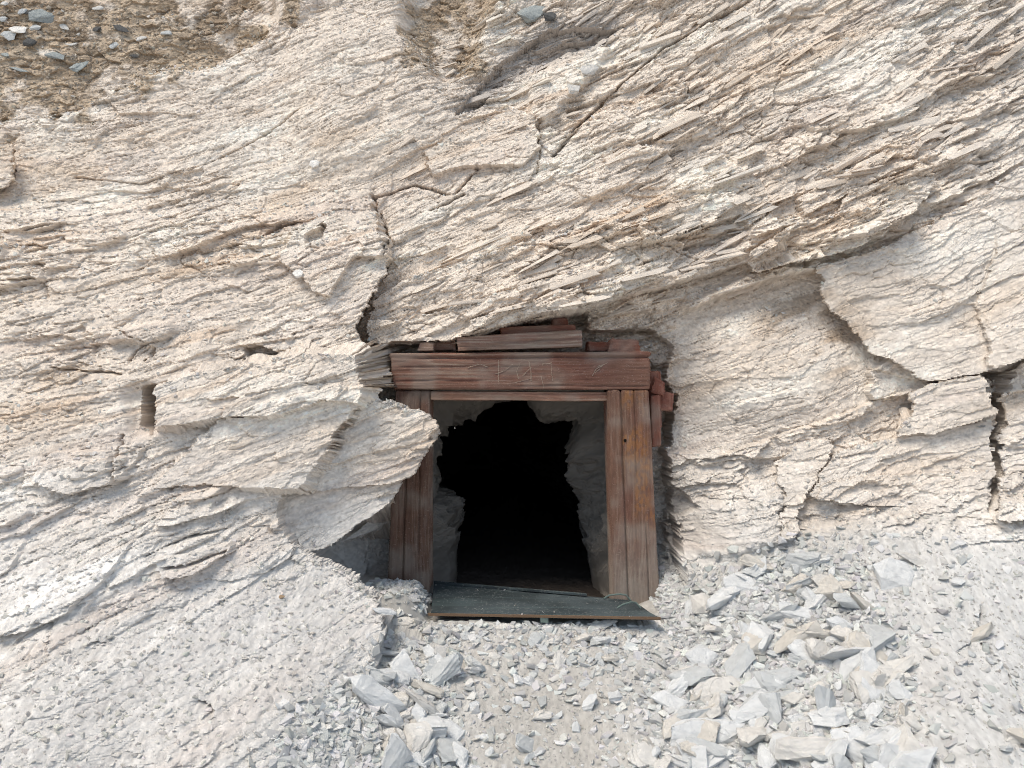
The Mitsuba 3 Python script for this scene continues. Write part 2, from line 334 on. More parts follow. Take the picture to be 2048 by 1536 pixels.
for line, width, depth in GROOVES:
    L = LineString(fit(line, groove_at))
    x0, z0, x1, z1 = L.buffer(.05).bounds
    i0, i1 = np.searchsorted(ZS, [z0, z1]); j0, j1 = np.searchsorted(XS, [x0, x1])
    xs, zs = (X + .8 * wx)[i0:i1, j0:j1], (Z + .8 * wz)[i0:i1, j0:j1]
    d = shapely.distance(L, shapely.points(xs.ravel(), zs.ravel())).reshape(xs.shape)
    wid = width * (0.5 + 0.9 * n2(xs * 9, zs * 9, 77))
    Y[i0:i1, j0:j1] += depth * np.exp(-(d / np.maximum(wid * .75, .003)) ** 2)

talus = np.exp(-(((X + .60) / .20) ** 2 + ((Z + .22) / .13) ** 2) ** 2) + np.exp(-(((X - .76) / .10) ** 2 + ((Z + .02) / .12) ** 2) ** 1.5)
talus = np.clip(talus * 1.2, 0, 1).astype(np.float32)
Y = Y * (1 - talus) + gaussian_filter(Y, (18, 26)) * talus

# loose ground: right of the left mass and below the cliff foot
scree = poly_mask([(612,1128,-.2),(700,1150,-.5),(785,1200,-.72),(778,1250,-.78),(750,1330,-.92),(735,1385,-1.03),(742,1450,-1.13),(720,1536,-1.3),(700,1700,-1.6),(2900,1700,-1.6),(2900,1120,-.8),
                   (2048,1090,-.7),(1900,1075,-.62),(1700,1060,-.5),(1560,1085,-.42),(1450,1105,-.25),(1385,1140,-.2),(1335,1195,-.1),(1300,1215,-.1),(860,1185,-.1),(780,1168,-.1),(700,1150,-.1)], jag=1.5) & ~ml & ~bands[0][1]
scree_w = np.maximum(soft(scree, 6), talus)

part[scree] = 1
bank = soft(poly_mask([(1700,1060,-.6),(1900,1040,-.6),(2900,1000,-.9),(2900,1700,-1.6),(1900,1700,-1.5),(1830,1450,-1.2),(1760,1250,-.8)], jag=0), 25)
path = soft(poly_mask([(860,1240,-.5),(1320,1240,-.5),(1290,1300,-.7),(1240,1400,-.95),(1250,1536,-1.25),(1250,1700,-1.6),(900,1700,-1.6),(930,1536,-1.2),(960,1450,-1.),(900,1330,-.8)], jag=0), 14)
powder = soft(poly_mask([(430,1180,-.8),(560,1110,-.65),(700,1150,-.7),(780,1215,-.75),(740,1340,-1.),(600,1400,-1.1),(400,1420,-1.2),(150,1536,-1.5),(-300,1536,-1.6),(200,1330,-1.2)], jag=0), 16)

soil = soft(poly_mask([(-600,-200),(480,-200),(570,40),(440,130),(300,140),(180,205),(60,240),(-600,310)]), 5)
soil2 = soft(poly_mask([(830,-50),(980,-50),(970,60),(935,130),(890,190),(850,120),(800,60)]), 5)
soil = (gaussian_filter(soil, 14) > .05) * ss(.25, .75, gaussian_filter(soil, 14) + 1.5 * f2(X * 8, Z * 8, 4, 92))
soil2 = (gaussian_filter(soil2, 14) > .05) * ss(.25, .75, gaussian_filter(soil2, 12) + 1.5 * f2(X * 8, Z * 8, 4, 93))
ROUGH = [(1300,350,1.15),(1700,300,1.1),(1250,560,1.1),(2000,200,1.0),(1100,450,1.0),(600,250,.65),(300,330,.55),(500,560,.95),(150,600,1.1),(300,900,.8),(150,1050,1.1),(400,1250,.6),(650,1420,1.2),
         (200,1400,.7),(1450,950,.9),(1350,1000,1.2),(780,700,1.3),(820,500,.75),(1900,1000,.9),(900,250,.8),(600,650,.9)]
cr = np.array(ROUGH, float); pr = W(cr[:, 0], cr[:, 1], 0 * cr[:, 0])
rg = gaussian_filter(RBFInterpolator(pr[:, [0, 2]], cr[:, 2], kernel='linear')(np.stack([gx.ravel(), gz.ravel()], 1)).reshape(gx.shape), 2)
rough = rough * np.clip(up(rg), .3, 1.4)
amp = rough * (1 - scree_w) * (1 - .6 * np.maximum(soil, soil2)) * (1 - .75 * powder)
comb = np.clip(.22 + .78 * ss(-.75, -.2, X + .25 * (Z - 1.2)) + .15 * ss(.35, .6, n2(X * 1.7, Z * 1.7, 33)), 0, 1) * (1 - .25 * ss(1.9, 2.6, Z) * ss(.3, -.4, X))


def beds(b, s, t, length, seed, tilt=.7, ragged=.5):
    """Broken beds of thickness about t and length about length: how far each piece stands out of the face."""
    bb = b / t + .7 * (n2(b / (t * 2.3), 0 * b, seed + 1) - .5) * 2 + ragged * f2(s / t * .55, b / t * .55, 3, seed + 2)
    i = np.floor(bb); f = bb - i
    slant = (h01(i, 3, seed) - .2) * .8
    q = s / (length * (.45 + 1.2 * h01(i, 5, seed))) + h01(i, 7, seed) * 50 + slant * f + .10 * f2(s / t, b / t, 2, seed + 4)
    j = np.floor(q); g = q - j
    e, e2 = h01(i, j, seed + 9), h01(i, j, seed + 10)
    return (e - .5) * 1.0 + (h01(i, 1, seed + 12) - .5) * .25 - tilt * 1.5 * h01(i, j, seed + 13) * (f - .5) + (e2 - .5) * 1.3 * (g - .5), e, i


def facets(x, y, seed, slope):
    """Broken faces: each cell of a jittered lattice is a small plane of its own."""
    i0, j0 = np.floor(x), np.floor(y)
    best = np.full(x.shape, 9, np.float32); out = np.zeros(x.shape, np.float32); who = np.zeros(x.shape, np.float32)
    for a in (-1, 0, 1):
        for b in (-1, 0, 1):
            ci, cj = i0 + a, j0 + b
            dx, dy = x - ci - h01(ci, cj, seed), y - cj - h01(ci, cj, seed + 1)
            d = dx * dx + dy * dy
            m = d < best
            best = np.where(m, d, best)
            hh = h01(ci, cj, seed + 2)
            out = np.where(m, (hh - .5) + slope * ((h01(ci, cj, seed + 3) - .5) * dx + (h01(ci, cj, seed + 4) - .85) * dy), out)
            who = np.where(m, hh, who)
    return out, who


d1, e1, i1 = beds(Bw, S, .19, .80, 100, .6)
d2, e2, i2 = beds(Bw, S, .062, .20, 200, .75)
d3, e3, i3 = beds(Bw, S, .026, .085, 300, .8, .7)
d4, e4, i4 = beds(Bw, S, .0125, .045, 400, .8, .8)
ws, wb = .10 * f2(S * 7, Bw * 12, 3, 61), .05 * f2(S * 7, Bw * 12, 3, 62)
c1, k1 = facets(S / .38 + ws * 1.5 + Bw * 1.2, Bw / .15 + wb * 3, 500, 1.2)
c2, k2 = facets(S / .10 + ws * 4 + Bw * 3.0, Bw / .042 + wb * 8, 520, 1.2)
v2, v3, v4 = (.35 + 1.2 * n2(X * a, Z * a, 40 + k) for k, a in enumerate((2.2, 3.1, 4.7)))
smoothed = 1 - .72 * ss(.46, .62, n2(X * 2.2 + .3 * Z, Z * 3.6, 91)) * (1 - .35 * comb)
amp = amp * smoothed
iso = 1 - .85 * np.clip(powder + talus, 0, 1)
D = amp * (comb * (.036 * d1 + .017 * d2 * v2 + .009 * d3 * v3) + .0042 * d4 * v4 + (.046 - .004 * comb) * c1 + (.028 - .010 * comb) * c2 * v3)
crk = ss(.12, .02, np.abs((Bw / .033 + .5 * f2(S * 9, Bw * 24, 3, 63)) % 1 - .5)) * ss(.55, .70, n2(S * 7, Bw * 34, 64))
D -= (.3 + .7 * amp) * (1 - scree_w) * .013 * crk
crs = ss(.05, .012, np.abs((S / .21 + Bw * 2.4 + .7 * f2(S * 4, Bw * 11, 3, 65)) % 1 - .5)) * ss(.60, .72, n2(S * 4, Bw * 11, 66))
D -= (.3 + .7 * amp) * (1 - scree_w) * .018 * crs
D += (1 - scree_w) * rough * (.030 * f2(X * 2.6, Z * 2.6, 3, 21) + (.022 - .011 * comb) * f2(X * 9, Z * 12, 4, 22)) + (1 - scree_w) * iso * (.009 - .004 * comb) * f2(S * 26, Bw * 44, 3, 29) + (1 - iso) * .012 * f2(X * 24, Z * 30, 4, 97)
D += (.0030 + .0020 * powder) * (f2(X * 70, Z * 90, 2, 23) * (1 - scree_w) + .6 * scree_w * f2(X * 70, (Z - Y) * 45, 2, 23))
pit = ss(.30, .46, f2(S * 38, Bw * 70, 2, 35))
pit = pit * iso
D -= (1 - scree_w) * .007 * pit
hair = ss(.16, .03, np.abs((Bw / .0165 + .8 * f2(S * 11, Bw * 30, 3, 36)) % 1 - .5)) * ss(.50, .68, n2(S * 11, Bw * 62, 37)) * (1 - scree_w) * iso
D -= .006 * hair
q_ = (Z - Y).astype(np.float32)
D += scree_w * (1 - path) * (.022 * f2(X * 5, q_ * 5, 3, 24) + .014 * f2(X * 22, q_ * 22, 3, 25) + .012 * facets(X / .055, q_ / .055, 560, 1.0)[0]) + scree_w * path * (.010 * f2(X * 5, q_ * 5, 3, 26) + .004 * f2(X * 55, q_ * 40, 2, 27))
D += np.maximum(soil, soil2) * (.030 * f2(X * 7, Z * 10, 4, 34) + .018 * facets(X / .06, Z / .04, 580, 1.0)[0])
D += bank * scree_w * .006 * f2(X * 40, q_ * 30, 3, 28)
# cut shards: pieces gone from the face leave a flat-floored hollow
for k, (fr, a, cut) in enumerate(((3.5, .030, .70), (8.0, .016, .70))):
    D += amp * a * ss(cut, cut + .03, n2(S * fr, Bw * fr * 3.2, 60 + k))
Y = Y - D
lay = []
for name, m, yl_, yb, r_ in BAND_LAYERS + layers:
    k = min(1.56, r_ / .6)
    lay.append((name, m, yl_ - D * (.12 + .5640 * k) + .25 * beyond * 0, np.maximum(yb - D, yl_ + .02)))
Y = Y + .55 * beyond * (X < 0) * 0 - .25 * beyond + .45 * np.maximum(0, Z - 3.3)
Xj, Zj = X + .0012 * f2(X * 160, Z * 160, 1, 31), Z + .0012 * f2(X * 160, Z * 160, 1, 32)
P = np.stack([Xj, Y, Zj], -1).astype(np.float64)

# ------------------------------------------------------------------ colour of the rock (its own stain and dust, plus some painted bounce light and shade)
C = lambda *c: np.array(c, np.float32)  # noqa: E731
mixc = lambda a, b, t: a + (b - a) * t[..., None]  # noqa: E731
warm = ss(.05, 1.05, Z + .35 * f2(X * 1.1, Z * 1.1, 3, 51)) * (1 - .35 * ss(1.2, 2.6, X))  # warmer upward: weathering stain, with warm bounce light painted in
col = mixc(C(.61, .595, .575), C(.68, .605, .53), warm)
col = mixc(col, C(.55, .42, .30), .5 * ss(.05, .6, f2(S * 1.6, Bw * 5, 4, 52)) * (.25 + .75 * warm))
col = mixc(col, mixc(C(.78, .77, .755), C(.79, .745, .68), warm), .7 * ss(.0, .55, f2(S * 2.0, Bw * 6, 4, 53)))
col = mixc(col, C(.54, .45, .40), .35 * ss(.1, .6, f2(S * 1.2, Bw * 9, 4, 54)))
col = mixc(col, C(.50, .475, .45), .25 * ss(.15, .6, f2(S * .8, Bw * 14, 4, 55)))
facebrown = soft(poly_mask([(1560,590),(1640,560),(1700,640),(1745,705),(1730,745),(1660,760),(1560,720),(1480,640)]), 12)
col = mixc(col, C(.42, .33, .25), .95 * facebrown * ss(-.25, .25, f2(S * 5, Bw * 14, 4, 67)))
iron = ss(.25, .6, f2(S * 1.5, Bw * 16, 4, 56)) * ss(.2, .5, n2(X * 1.3, Z * 1.3, 57)) * warm
col = mixc(col, C(.45, .28, .15), .3 * iron)
col = col * (1 + .10 * (e3 - .5) + .10 * (e2 - .5) + .05 * (e4 - .5) + .10 * f2(X * 60, Z * 80, 2, 58))[..., None]
col = mixc(col, C(.42, .42, .41), .85 * scree_w * (1 - bank) * (1 - path))  # scree bed darker than its stones: shaded gaps between them painted in
col = mixc(col, C(.50, .505, .505), .8 * bank * scree_w)
col = mixc(col, C(.37, .355, .33), .85 * path * scree_w)
col = mixc(col, C(.56, .545, .53), .7 * powder)
brown = mixc(C(.45, .36, .265), C(.28, .21, .145), ss(-.2, .4, f2(X * 9, Z * 9, 4, 59)))
col = mixc(col, brown, .9 * np.maximum(soil, soil2))
greybed = soft(poly_mask([(890,240),(1000,110),(1100,40),(1260,30),(1200,100),(1060,140),(960,220)]), 4)
col = mixc(col, C(.40, .37, .35), .7 * greybed)
col = mixc(col, C(.42, .365, .32), .38 * hair)  # crack lines: mineral stain and crack shade painted in
col = mixc(col, C(.44, .39, .34), .2 * pit * (1 - scree_w))  # pits darkened too, their shade put into the colour
col = col * (1 + .22 * f2(X * 95, Z * 105, 2, 38) + .16 * (h01(np.arange(NX)[None] // 2, np.arange(NZ)[:, None] // 2, 39) - .5))[..., None]
panel_soil = soft(poly_mask([(890,1235,-.5),(1290,1238,-.5),(1250,1275,-.6),(1100,1300,-.66),(960,1285,-.62)], jag=1), 5) * scree_w
col = mixc(col, C(.27, .235, .20), .7 * panel_soil)  # darker soil colour on the ground below the panel front
col = mixc(col, C(.55, .545, .53), .5 * talus)
col = np.clip(col * (1 + .05 * (h01(np.arange(NX)[None], np.arange(NZ)[:, None], 9) - .5))[..., None], .03, .8)

ROCK = {'type': 'twosided', 'bsdf': {'type': 'diffuse', 'reflectance': {'type': 'mesh_attribute', 'name': 'vertex_color'}}}
scene['rock_material'] = ROCK

hole = ((X > -.47) & (X < .575) & (Z > -.04) & (Z < 1.06)) | ((X > -.62) & (X < .70) & (Z > -.04) & (Z < .05))
hole &= P[..., 1] > -.52
hc = hole[:-1, :-1] & hole[1:, 1:]
idx = np.arange(NZ * NX).reshape(NZ, NX)
quads = np.stack([idx[:-1, :-1], idx[:-1, 1:], idx[1:, 1:], idx[1:, :-1]], -1)
cell = part[:-1, :-1]


def sheet(key, sel):
    q = quads[sel & ~hc]
    ids, inv = np.unique(q, return_inverse=True)
    q = inv.reshape(q.shape)
    v = P.reshape(-1, 3)[ids]
    d0 = np.linalg.norm(v[q[:, 0]] - v[q[:, 2]], axis=1); d1_ = np.linalg.norm(v[q[:, 1]] - v[q[:, 3]], axis=1)
    s = (d0 < d1_)[:, None]
    f = np.vstack([np.where(s, q[:, [0, 1, 2]], q[:, [0, 1, 3]]), np.where(s, q[:, [0, 2, 3]], q[:, [1, 2, 3]])])
    scene[key] = mikit.ply((v, f), 'rock_material', color=col.reshape(-1, 3)[ids])


def numbered(name):
    if name not in scene and name not in labels:
        return name
    k = 1
    while f'{name}_{k:03d}' in scene or f'{name}_{k:03d}' in labels:
        k += 1
    return f'{name}_{k:03d}'


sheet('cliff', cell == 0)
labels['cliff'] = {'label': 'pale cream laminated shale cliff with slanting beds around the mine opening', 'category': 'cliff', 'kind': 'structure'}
sheet('scree_slope', cell == 1)
labels['scree_slope'] = {'label': 'whitish rubble slope and trodden path below the cliff', 'category': 'ground', 'kind': 'structure'}
def layer_sheet(key, m, yl_, yb):
    """A slab standing out of the face: its front, and an undercut edge running back into the rock."""
    mc = m[:-1, :-1] & m[1:, 1:] & m[:-1, 1:] & m[1:, :-1]
    q = quads[mc]
    if not len(q):
        return
    ids, inv = np.unique(q, return_inverse=True); q = inv.reshape(q.shape)
    base = np.stack([Xj, yl_, Zj], -1).reshape(-1, 3).astype(float)
    v = base[ids]; c = col.reshape(-1, 3)[ids]
    e = np.vstack([q[:, [0, 1]], q[:, [1, 2]], q[:, [2, 3]], q[:, [3, 0]]])
    code = e[:, 0].astype(np.int64) * len(ids) + e[:, 1]; back = e[:, 1].astype(np.int64) * len(ids) + e[:, 0]
    rim = e[~np.isin(code, back)]
    g = gaussian_filter(m.astype(np.float32), 7)
    gz_, gx_ = np.gradient(g, ZS, XS)
    inward = np.stack([gx_, 0 * gx_, gz_], -1).reshape(-1, 3)[ids]
    inward /= np.linalg.norm(inward, axis=1, keepdims=True) + 1e-6
    gap = np.clip((yb - yl_).reshape(-1)[ids], .02, .5) + .03
    rv, inv = np.unique(rim, return_inverse=True); rim = inv.reshape(rim.shape)
    rings, cols, f, n0 = [v], [c], [q[:, [0, 1, 2]], q[:, [0, 2, 3]]], len(v)
    prev = rv
    K = 9
    for k in range(1, K + 1):
        t = k / K
        p = v[rv] + np.array([0, 1, 0]) * (gap[rv] * t)[:, None] + inward[rv] * (gap[rv] * ((-.3 * t) if 'block' in key else .75 * max(0, t - .12)))[:, None]
        p += inward[rv] * ((.030 * f2(p[:, 2] * 30 + p[:, 0] * 12, p[:, 1] * 14, 3, 95) + .012 * f2(p[:, 2] * 90 + p[:, 0] * 60, p[:, 1] * 50, 2, 96)) * min(1, 2 * t))[:, None]
        rings.append(p); cols.append(c[rv])
        cur = np.arange(len(rv)) + n0; n0 += len(rv)
        f += [np.stack([prev[rim[:, 1]], prev[rim[:, 0]], cur[rim[:, 0]]], 1), np.stack([prev[rim[:, 1]], cur[rim[:, 0]], cur[rim[:, 1]]], 1)]
        prev = cur
    scene[key] = mikit.ply((np.vstack(rings), np.vstack(f)), 'rock_material', color=np.vstack(cols))


for name, m, yl_, yb in lay:
    layer_sheet(numbered('cliff__rock_' + name), m, yl_, yb)

# level ground in front, out to where the eye no longer sees it
ga = axis(-3.5, 3.5, .06, -60, 60); gb = axis(-5.5, -1.3, .06, -60, -1.3)
gX, gY = np.meshgrid(ga, gb)
gZ = -.60 + .05 * f2(gX * 1.3, gY * 1.3, 3, 70) + .02 * f2(gX * 9, gY * 9, 2, 71)
gi = np.arange(gX.size).reshape(gX.shape)
gq = np.stack([gi[:-1, :-1], gi[:-1, 1:], gi[1:, 1:], gi[1:, :-1]], -1).reshape(-1, 4)
gc = np.clip(C(.48, .475, .46) * (1 + .25 * f2(gX * 7, gY * 7, 3, 72))[..., None], .05, .8)
scene['ground'] = mikit.ply((np.stack([gX, gY, gZ], -1).reshape(-1, 3), gq), 'rock_material', color=gc.reshape(-1, 3))
labels['ground'] = {'label': 'level pale gravel ground in front of the cliff', 'category': 'ground', 'kind': 'structure'}

# ------------------------------------------------------------------ the adit behind the timber
HOLE = [(912,1240),(911,1100),(917,1015),(900,1000),(872,985),(868,930),(868,868),(915,842),(945,832),(985,806),(1050,804),(1080,828),(1130,836),(1142,852),(1150,910),(1160,960),(1168,1010),(1165,1060),(1178,1110),(1190,1195),(1192,1240)]
CX0, CZ0 = .03, .42


def polar(pts, K=420):
    a = np.linspace(0, 2 * np.pi, K, endpoint=False)
    P2 = Polygon(pts).buffer(0)
    out = []
    for t in a:
        g = P2.exterior.intersection(LineString([(CX0, CZ0), (CX0 + 5 * math.cos(t), CZ0 + 5 * math.sin(t))]))
        q = [g] if g.geom_type == 'Point' else list(g.geoms)
        out.append(max(math.hypot(o.coords[0][0] - CX0, o.coords[0][1] - CZ0) for o in q))
    return np.array(out), a


hw = W(*np.array([(u, v, .45) for u, v in HOLE], float).T)[:, [0, 2]]
rect = lambda x0, x1, z0, z1: [(x0, z0), (x1, z0), (x1, z1), (x0, z1)]  # noqa: E731
rh, ang = polar(hw)
RINGS = [(.09, polar(rect(-.50, .60, -.16, 1.10))[0]), (.24, polar(rect(-.47, .545, -.16, 1.02))[0] * .98), (.40, rh * 1.07), (.50, rh), (.72, rh * 1.03), (1.1, rh * 1.5), (2.5, rh * 1.7), (6.5, rh * 1.5), (6.6, rh * .01)]  # unseen chamber past the mouth, widened to keep its walls unlit
ry = np.array([r[0] for r in RINGS])
yy = np.concatenate([np.arange(.09, 1.0, .009), np.arange(1.0, 6.6, .12), [6.6]])
rr = np.stack([np.interp(yy, ry, [r[1][k] for r in RINGS]) for k in range(len(ang))], 1)
tx = CX0 + rr * np.cos(ang) + (.10 * np.maximum(0, yy - 1.0) ** 2)[:, None] * -.25
tz = CZ0 + rr * np.sin(ang)
tY = np.repeat(yy[:, None], len(ang), 1)
tb = tz * .96 - tx * .25 + .05 * f2(tY * 3, tz * 3, 3, 80)
arc = (ang[None] * np.maximum(rr, .2)).astype(np.float32)
disp = .10 * f2(arc * 5.5 + tb * 3, tY * 6, 5, 81) + .022 * f2(tb * 34, tY * 15 + tx * 12, 3, 82) + .010 * f2(arc * 50, tY * 50, 3, 83)
disp *= ss(-.85, -.45, np.sin(ang))[None]
disp *= np.clip((yy - .1) / .12, .15, 1)[:, None]
rr2 = rr + disp * np.clip(rr / .2, 0, 1)
tx, tz = tx + (rr2 - rr) * np.cos(ang), tz + (rr2 - rr) * np.sin(ang)
ti = np.arange(tx.size).reshape(tx.shape)
tn = np.roll(ti, -1, 1)
tq = np.stack([ti[:-1], tn[:-1], tn[1:], ti[1:]], -1).reshape(-1, 4)
depth_shade = ss(.55, 1.3, tY)
tc = mixc(C(.21, .19, .17) * (1 + .35 * f2(tb * 30, tY * 8, 3, 85))[..., None], C(.08, .07, .062), depth_shade)  # tunnel darkness painted in: rock colour drops with depth
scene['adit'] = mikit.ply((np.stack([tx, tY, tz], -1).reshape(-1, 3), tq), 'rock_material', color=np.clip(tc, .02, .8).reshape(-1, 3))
labels['adit'] = {'label': 'rock tunnel, painted darker inward, running into the cliff behind the timber frame', 'category': 'tunnel', 'kind': 'structure'}
fx, fy = np.meshgrid(np.arange(-.665, .80, .012), np.concatenate([np.arange(-.50, .9, .012), np.arange(.9, 6.5, .1)]))
fz = -.060 - .055 * ss(-.25, .0, fy) - .02 * ss(-.2, .6, fx) + .125 * ss(-.36, -.47, fx) * ss(.15, -.05, fy) + .06 * ss(.52, .66, fx) - .16 * ss(-.43, -.5, fy) + .012 * f2(fx * 9, fy * 9, 3, 86) + .006 * f2(fx * 50, fy * 50, 2, 87) 
fi = np.arange(fx.size).reshape(fx.shape)
fq = np.stack([fi[:-1, :-1], fi[:-1, 1:], fi[1:, 1:], fi[1:, :-1]], -1).reshape(-1, 4)
fc = mixc(C(.42, .41, .39) * (1 + .3 * f2(fx * 20, fy * 20, 3, 88))[..., None], C(.07, .06, .055), ss(-.3, .12, fy))  # floor colour falls to near black inward: tunnel shade painted in
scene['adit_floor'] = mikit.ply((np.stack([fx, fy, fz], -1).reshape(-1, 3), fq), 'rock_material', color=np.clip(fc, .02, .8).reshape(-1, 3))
labels['adit_floor'] = {'label': 'dusty rock floor, painted darker inward, at the mouth of the dark tunnel', 'category': 'floor', 'kind': 'structure'}

# ------------------------------------------------------------------ timber
V3 = mi.Color3f


def wood(along, base, grey, red, x_grey, scale=1.0, orange=0.0):
    """Weathered timber: grain along an axis, silvered streaks, rusty brown where it kept its colour."""
    def fn(p, n, uv):
        a, b, c = {'x': (p.x, p.y, p.z), 'z': (p.z, p.x, p.y)}[along]
        w = mikit.fbm(a * 2.2, b * 9, c * 9, 2)
        g = mikit.fbm(a * 5 + 3 * w, b * 150 + w * 6, c * 150 + w * 6, 3)
        fine = mikit.fbm(a * 60, b * 330, c * 330, 2)
        blot = mikit.fbm(a * 5.0, b * 13, c * 13, 3)
        col = mikit.mix(base, red, mikit.smoothstep(.38, .68, blot))
        t = .6 * mikit.smoothstep(.42, .75, g) * x_grey(p) + .35 * mikit.smoothstep(.5, .75, blot) * x_grey(p)
        col = mikit.mix(col, grey, dr.clip(t, 0, 1))
        if orange:
            col = mikit.mix(col, (.30, .135, .05), orange * mikit.smoothstep(.38, .62, mikit.fbm(p.x * 16 + 9, p.z * 6, 0.0, 3)) * mikit.smoothstep(.35, .6, mikit.fbm(p.x * 90, p.z * 60, 0.0, 3)) * mikit.smoothstep(.1, .45, p.z) * mikit.smoothstep(.51, .54, p.x))
            col = mikit.mix(col, (.34, .31, .27), .45 * mikit.smoothstep(.35, .0, p.z))
        mott = mikit.fbm(p.x * 45, p.y * 45, p.z * 45, 3)
        col = col * (.42 + .40 * g + .40 * fine + .32 * mott)
        dust = mikit.smoothstep(.42, .72, mikit.fbm(p.x * 7, p.y * 7, p.z * 7, 3))
        col = mikit.mix(col, (.29, .25, .215), .46 * dust)
        speck = mikit.smoothstep(.70, .78, mikit.fbm(p.x * 170, p.y * 170, p.z * 170, 2))
        return mikit.mix(col, (.42, .36, .32), .25 * speck)
    return {'type': 'twosided', 'bsdf': {'type': 'principled', 'base_color': mikit.proc(fn), 'roughness': .9, 'specular': .2}}


scene['wood_lintel'] = wood('x', (.175, .090, .066), (.25, .195, .155), (.172, .074, .054), lambda p: .95 - .65 * mikit.smoothstep(-.3, .45, p.x))
scene['wood_left_post'] = wood('z', (.145, .082, .058), (.21, .165, .135), (.13, .068, .05), lambda p: mi.Float(.75) + 0 * p.x)
scene['wood_right_post'] = wood('z', (.165, .090, .064), (.25, .20, .16), (.15, .070, .052), lambda p: .45 + .3 * mikit.smoothstep(.5, .0, p.z), orange=.6)
scene['wood_header'] = wood('x', (.22, .125, .09), (.33, .26, .21), (.23, .10, .065), lambda p: .5 + .4 * mikit.smoothstep(.0, .4, p.x))
scene['wood_grey'] = wood('x', (.25, .17, .13), (.36, .315, .27), (.24, .12, .09), lambda p: mi.Float(.95) + 0 * p.x)
scene['wood_red'] = wood('x', (.21, .075, .05), (.27, .20, .165), (.22, .07, .04), lambda p: mi.Float(.4) + 0 * p.x)
scene['wood_red_upright'] = wood('z', (.21, .085, .06), (.27, .20, .165), (.20, .07, .05), lambda p: mi.Float(.45) + 0 * p.x)


def beam(corners, depth, axis_='x', step=(.010, .005), round_=.008, grain=.0018, checks=(), seed=0, wane=.0, chew=0.0):
    """A squared timber: corners = front face (bottom left, bottom right, top right, top left), depth = a vector to its back. Rounded arrises, raised grain, drying checks, worn ends."""
    c = np.array(corners, float); dv = np.array(depth, float)
    ex = np.linalg.norm(c[1] - c[0]); ez = np.linalg.norm(c[3] - c[0]); ey = np.linalg.norm(dv)
    sx, sz = (step if axis_ == 'x' else step[::-1])
    nx, nz, ny = max(2, int(ex / sx)), max(2, int(ez / sz)), max(2, int(ey / step[1] / 2))
    V, Q, at = [], [], 0
    for ax, side in ((1, 0), (1, 1), (0, 0), (0, 1), (2, 0), (2, 1)):
        g = [np.linspace(0, 1, nx + 1), np.linspace(0, 1, ny + 1), np.linspace(0, 1, nz + 1)]
        g[ax] = np.array([float(side)])
        m = np.stack(np.meshgrid(*g, indexing='ij'), -1)
        sh = [k for k in range(3) if k != ax]
        m2 = m.reshape(m.shape[sh[0]], m.shape[sh[1]], 3)
        i = np.arange(m2.shape[0] * m2.shape[1]).reshape(m2.shape[:2]) + at
        w4 = np.stack([i[:-1, :-1], i[1:, :-1], i[1:, 1:], i[:-1, 1:]], -1).reshape(-1, 4)
        Q.append(w4 if (ax != 1) == bool(side) else w4[:, ::-1])
        V.append(m2.reshape(-1, 3)); at += m2.shape[0] * m2.shape[1]
    u = np.vstack(V); q = np.vstack(Q)
    f = np.vstack([q[:, [0, 1, 2]], q[:, [0, 2, 3]]])
    tm = trimesh.Trimesh(u * [ex * 1e3, ey * 1e3, ez * 1e3], f, process=False); tm.merge_vertices(digits_vertex=2)
    u = tm.vertices / (np.array([ex, ey, ez]) * 1e3); f = tm.faces
    size = np.array([ex, ey, ez]); l = (u - .5) * size; half = size / 2
    rj = round_ * (1 + 1.2 * f2(l[:, 0] * 9 + seed, l[:, 2] * 9, 3, seed + 3))[:, None] + wane
    rj = np.minimum(rj, half.min() * .9)
    inner = np.clip(l, -(half - rj), half - rj)
    o = l - inner; ln = np.linalg.norm(o, axis=1, keepdims=True)
    n = np.where(ln > 1e-9, o / np.maximum(ln, 1e-9), 0)
    l = inner + n * np.minimum(ln, rj)
    a, b = (l[:, 0], l[:, 2]) if axis_ == 'x' else (l[:, 2], l[:, 0])
    acr = b + 1.7 * l[:, 1]
    w = f2(a * 2.5, acr * 10, 2, seed + 5)
    d = grain * f2(a * 3 + w, acr * 110 + w * 3, 3, seed + 6) * 2 + .003 * f2(a * 4, acr * 9, 2, seed + 8)
    for b0, wd, dp, a0, a1 in checks:
        bb = b - b0 - .004 * f2(a * 5, 0 * a, 3, seed + 17)
        d -= dp * np.exp(-(bb / wd) ** 2) * ss(a0 - .05, a0 + .05, a) * ss(a1 + .05, a1 - .05, a)
    l = l + n * d[:, None]
    endf = ss(.88, 1.0, np.abs(a) / (half[0] if axis_ == 'x' else half[2]))
    k = 0 if axis_ == 'x' else 2
    l[:, k] += np.sign(l[:, k]) * endf * (.006 + chew) * f2(acr * 60, l[:, 1] * 40, 3, seed + 9)
    if chew:
        l += n * (chew * f2(l[:, 0] * 30, l[:, 2] * 30 + l[:, 1] * 20, 3, seed + 10))[:, None]
    t = l / size + .5
    v = c[0] + t[:, :1] * (c[1] - c[0]) + t[:, 2:] * (c[3] - c[0]) + (t[:, :1] * t[:, 2:]) * (c[2] - c[1] - c[3] + c[0]) + t[:, 1:2] * dv
    return (v, f)


def quad(pts, y):
    return [W(u, v, y) for u, v in pts]


def add(key, mesh, bsdf, smooth=35, **lab):
    key = numbered(key)
    scene[key] = mikit.ply(mesh if not isinstance(mesh, tuple) else trimesh.Trimesh(*mesh, process=False), bsdf, smooth=smooth)
    if lab:
        labels[key] = lab
    return key


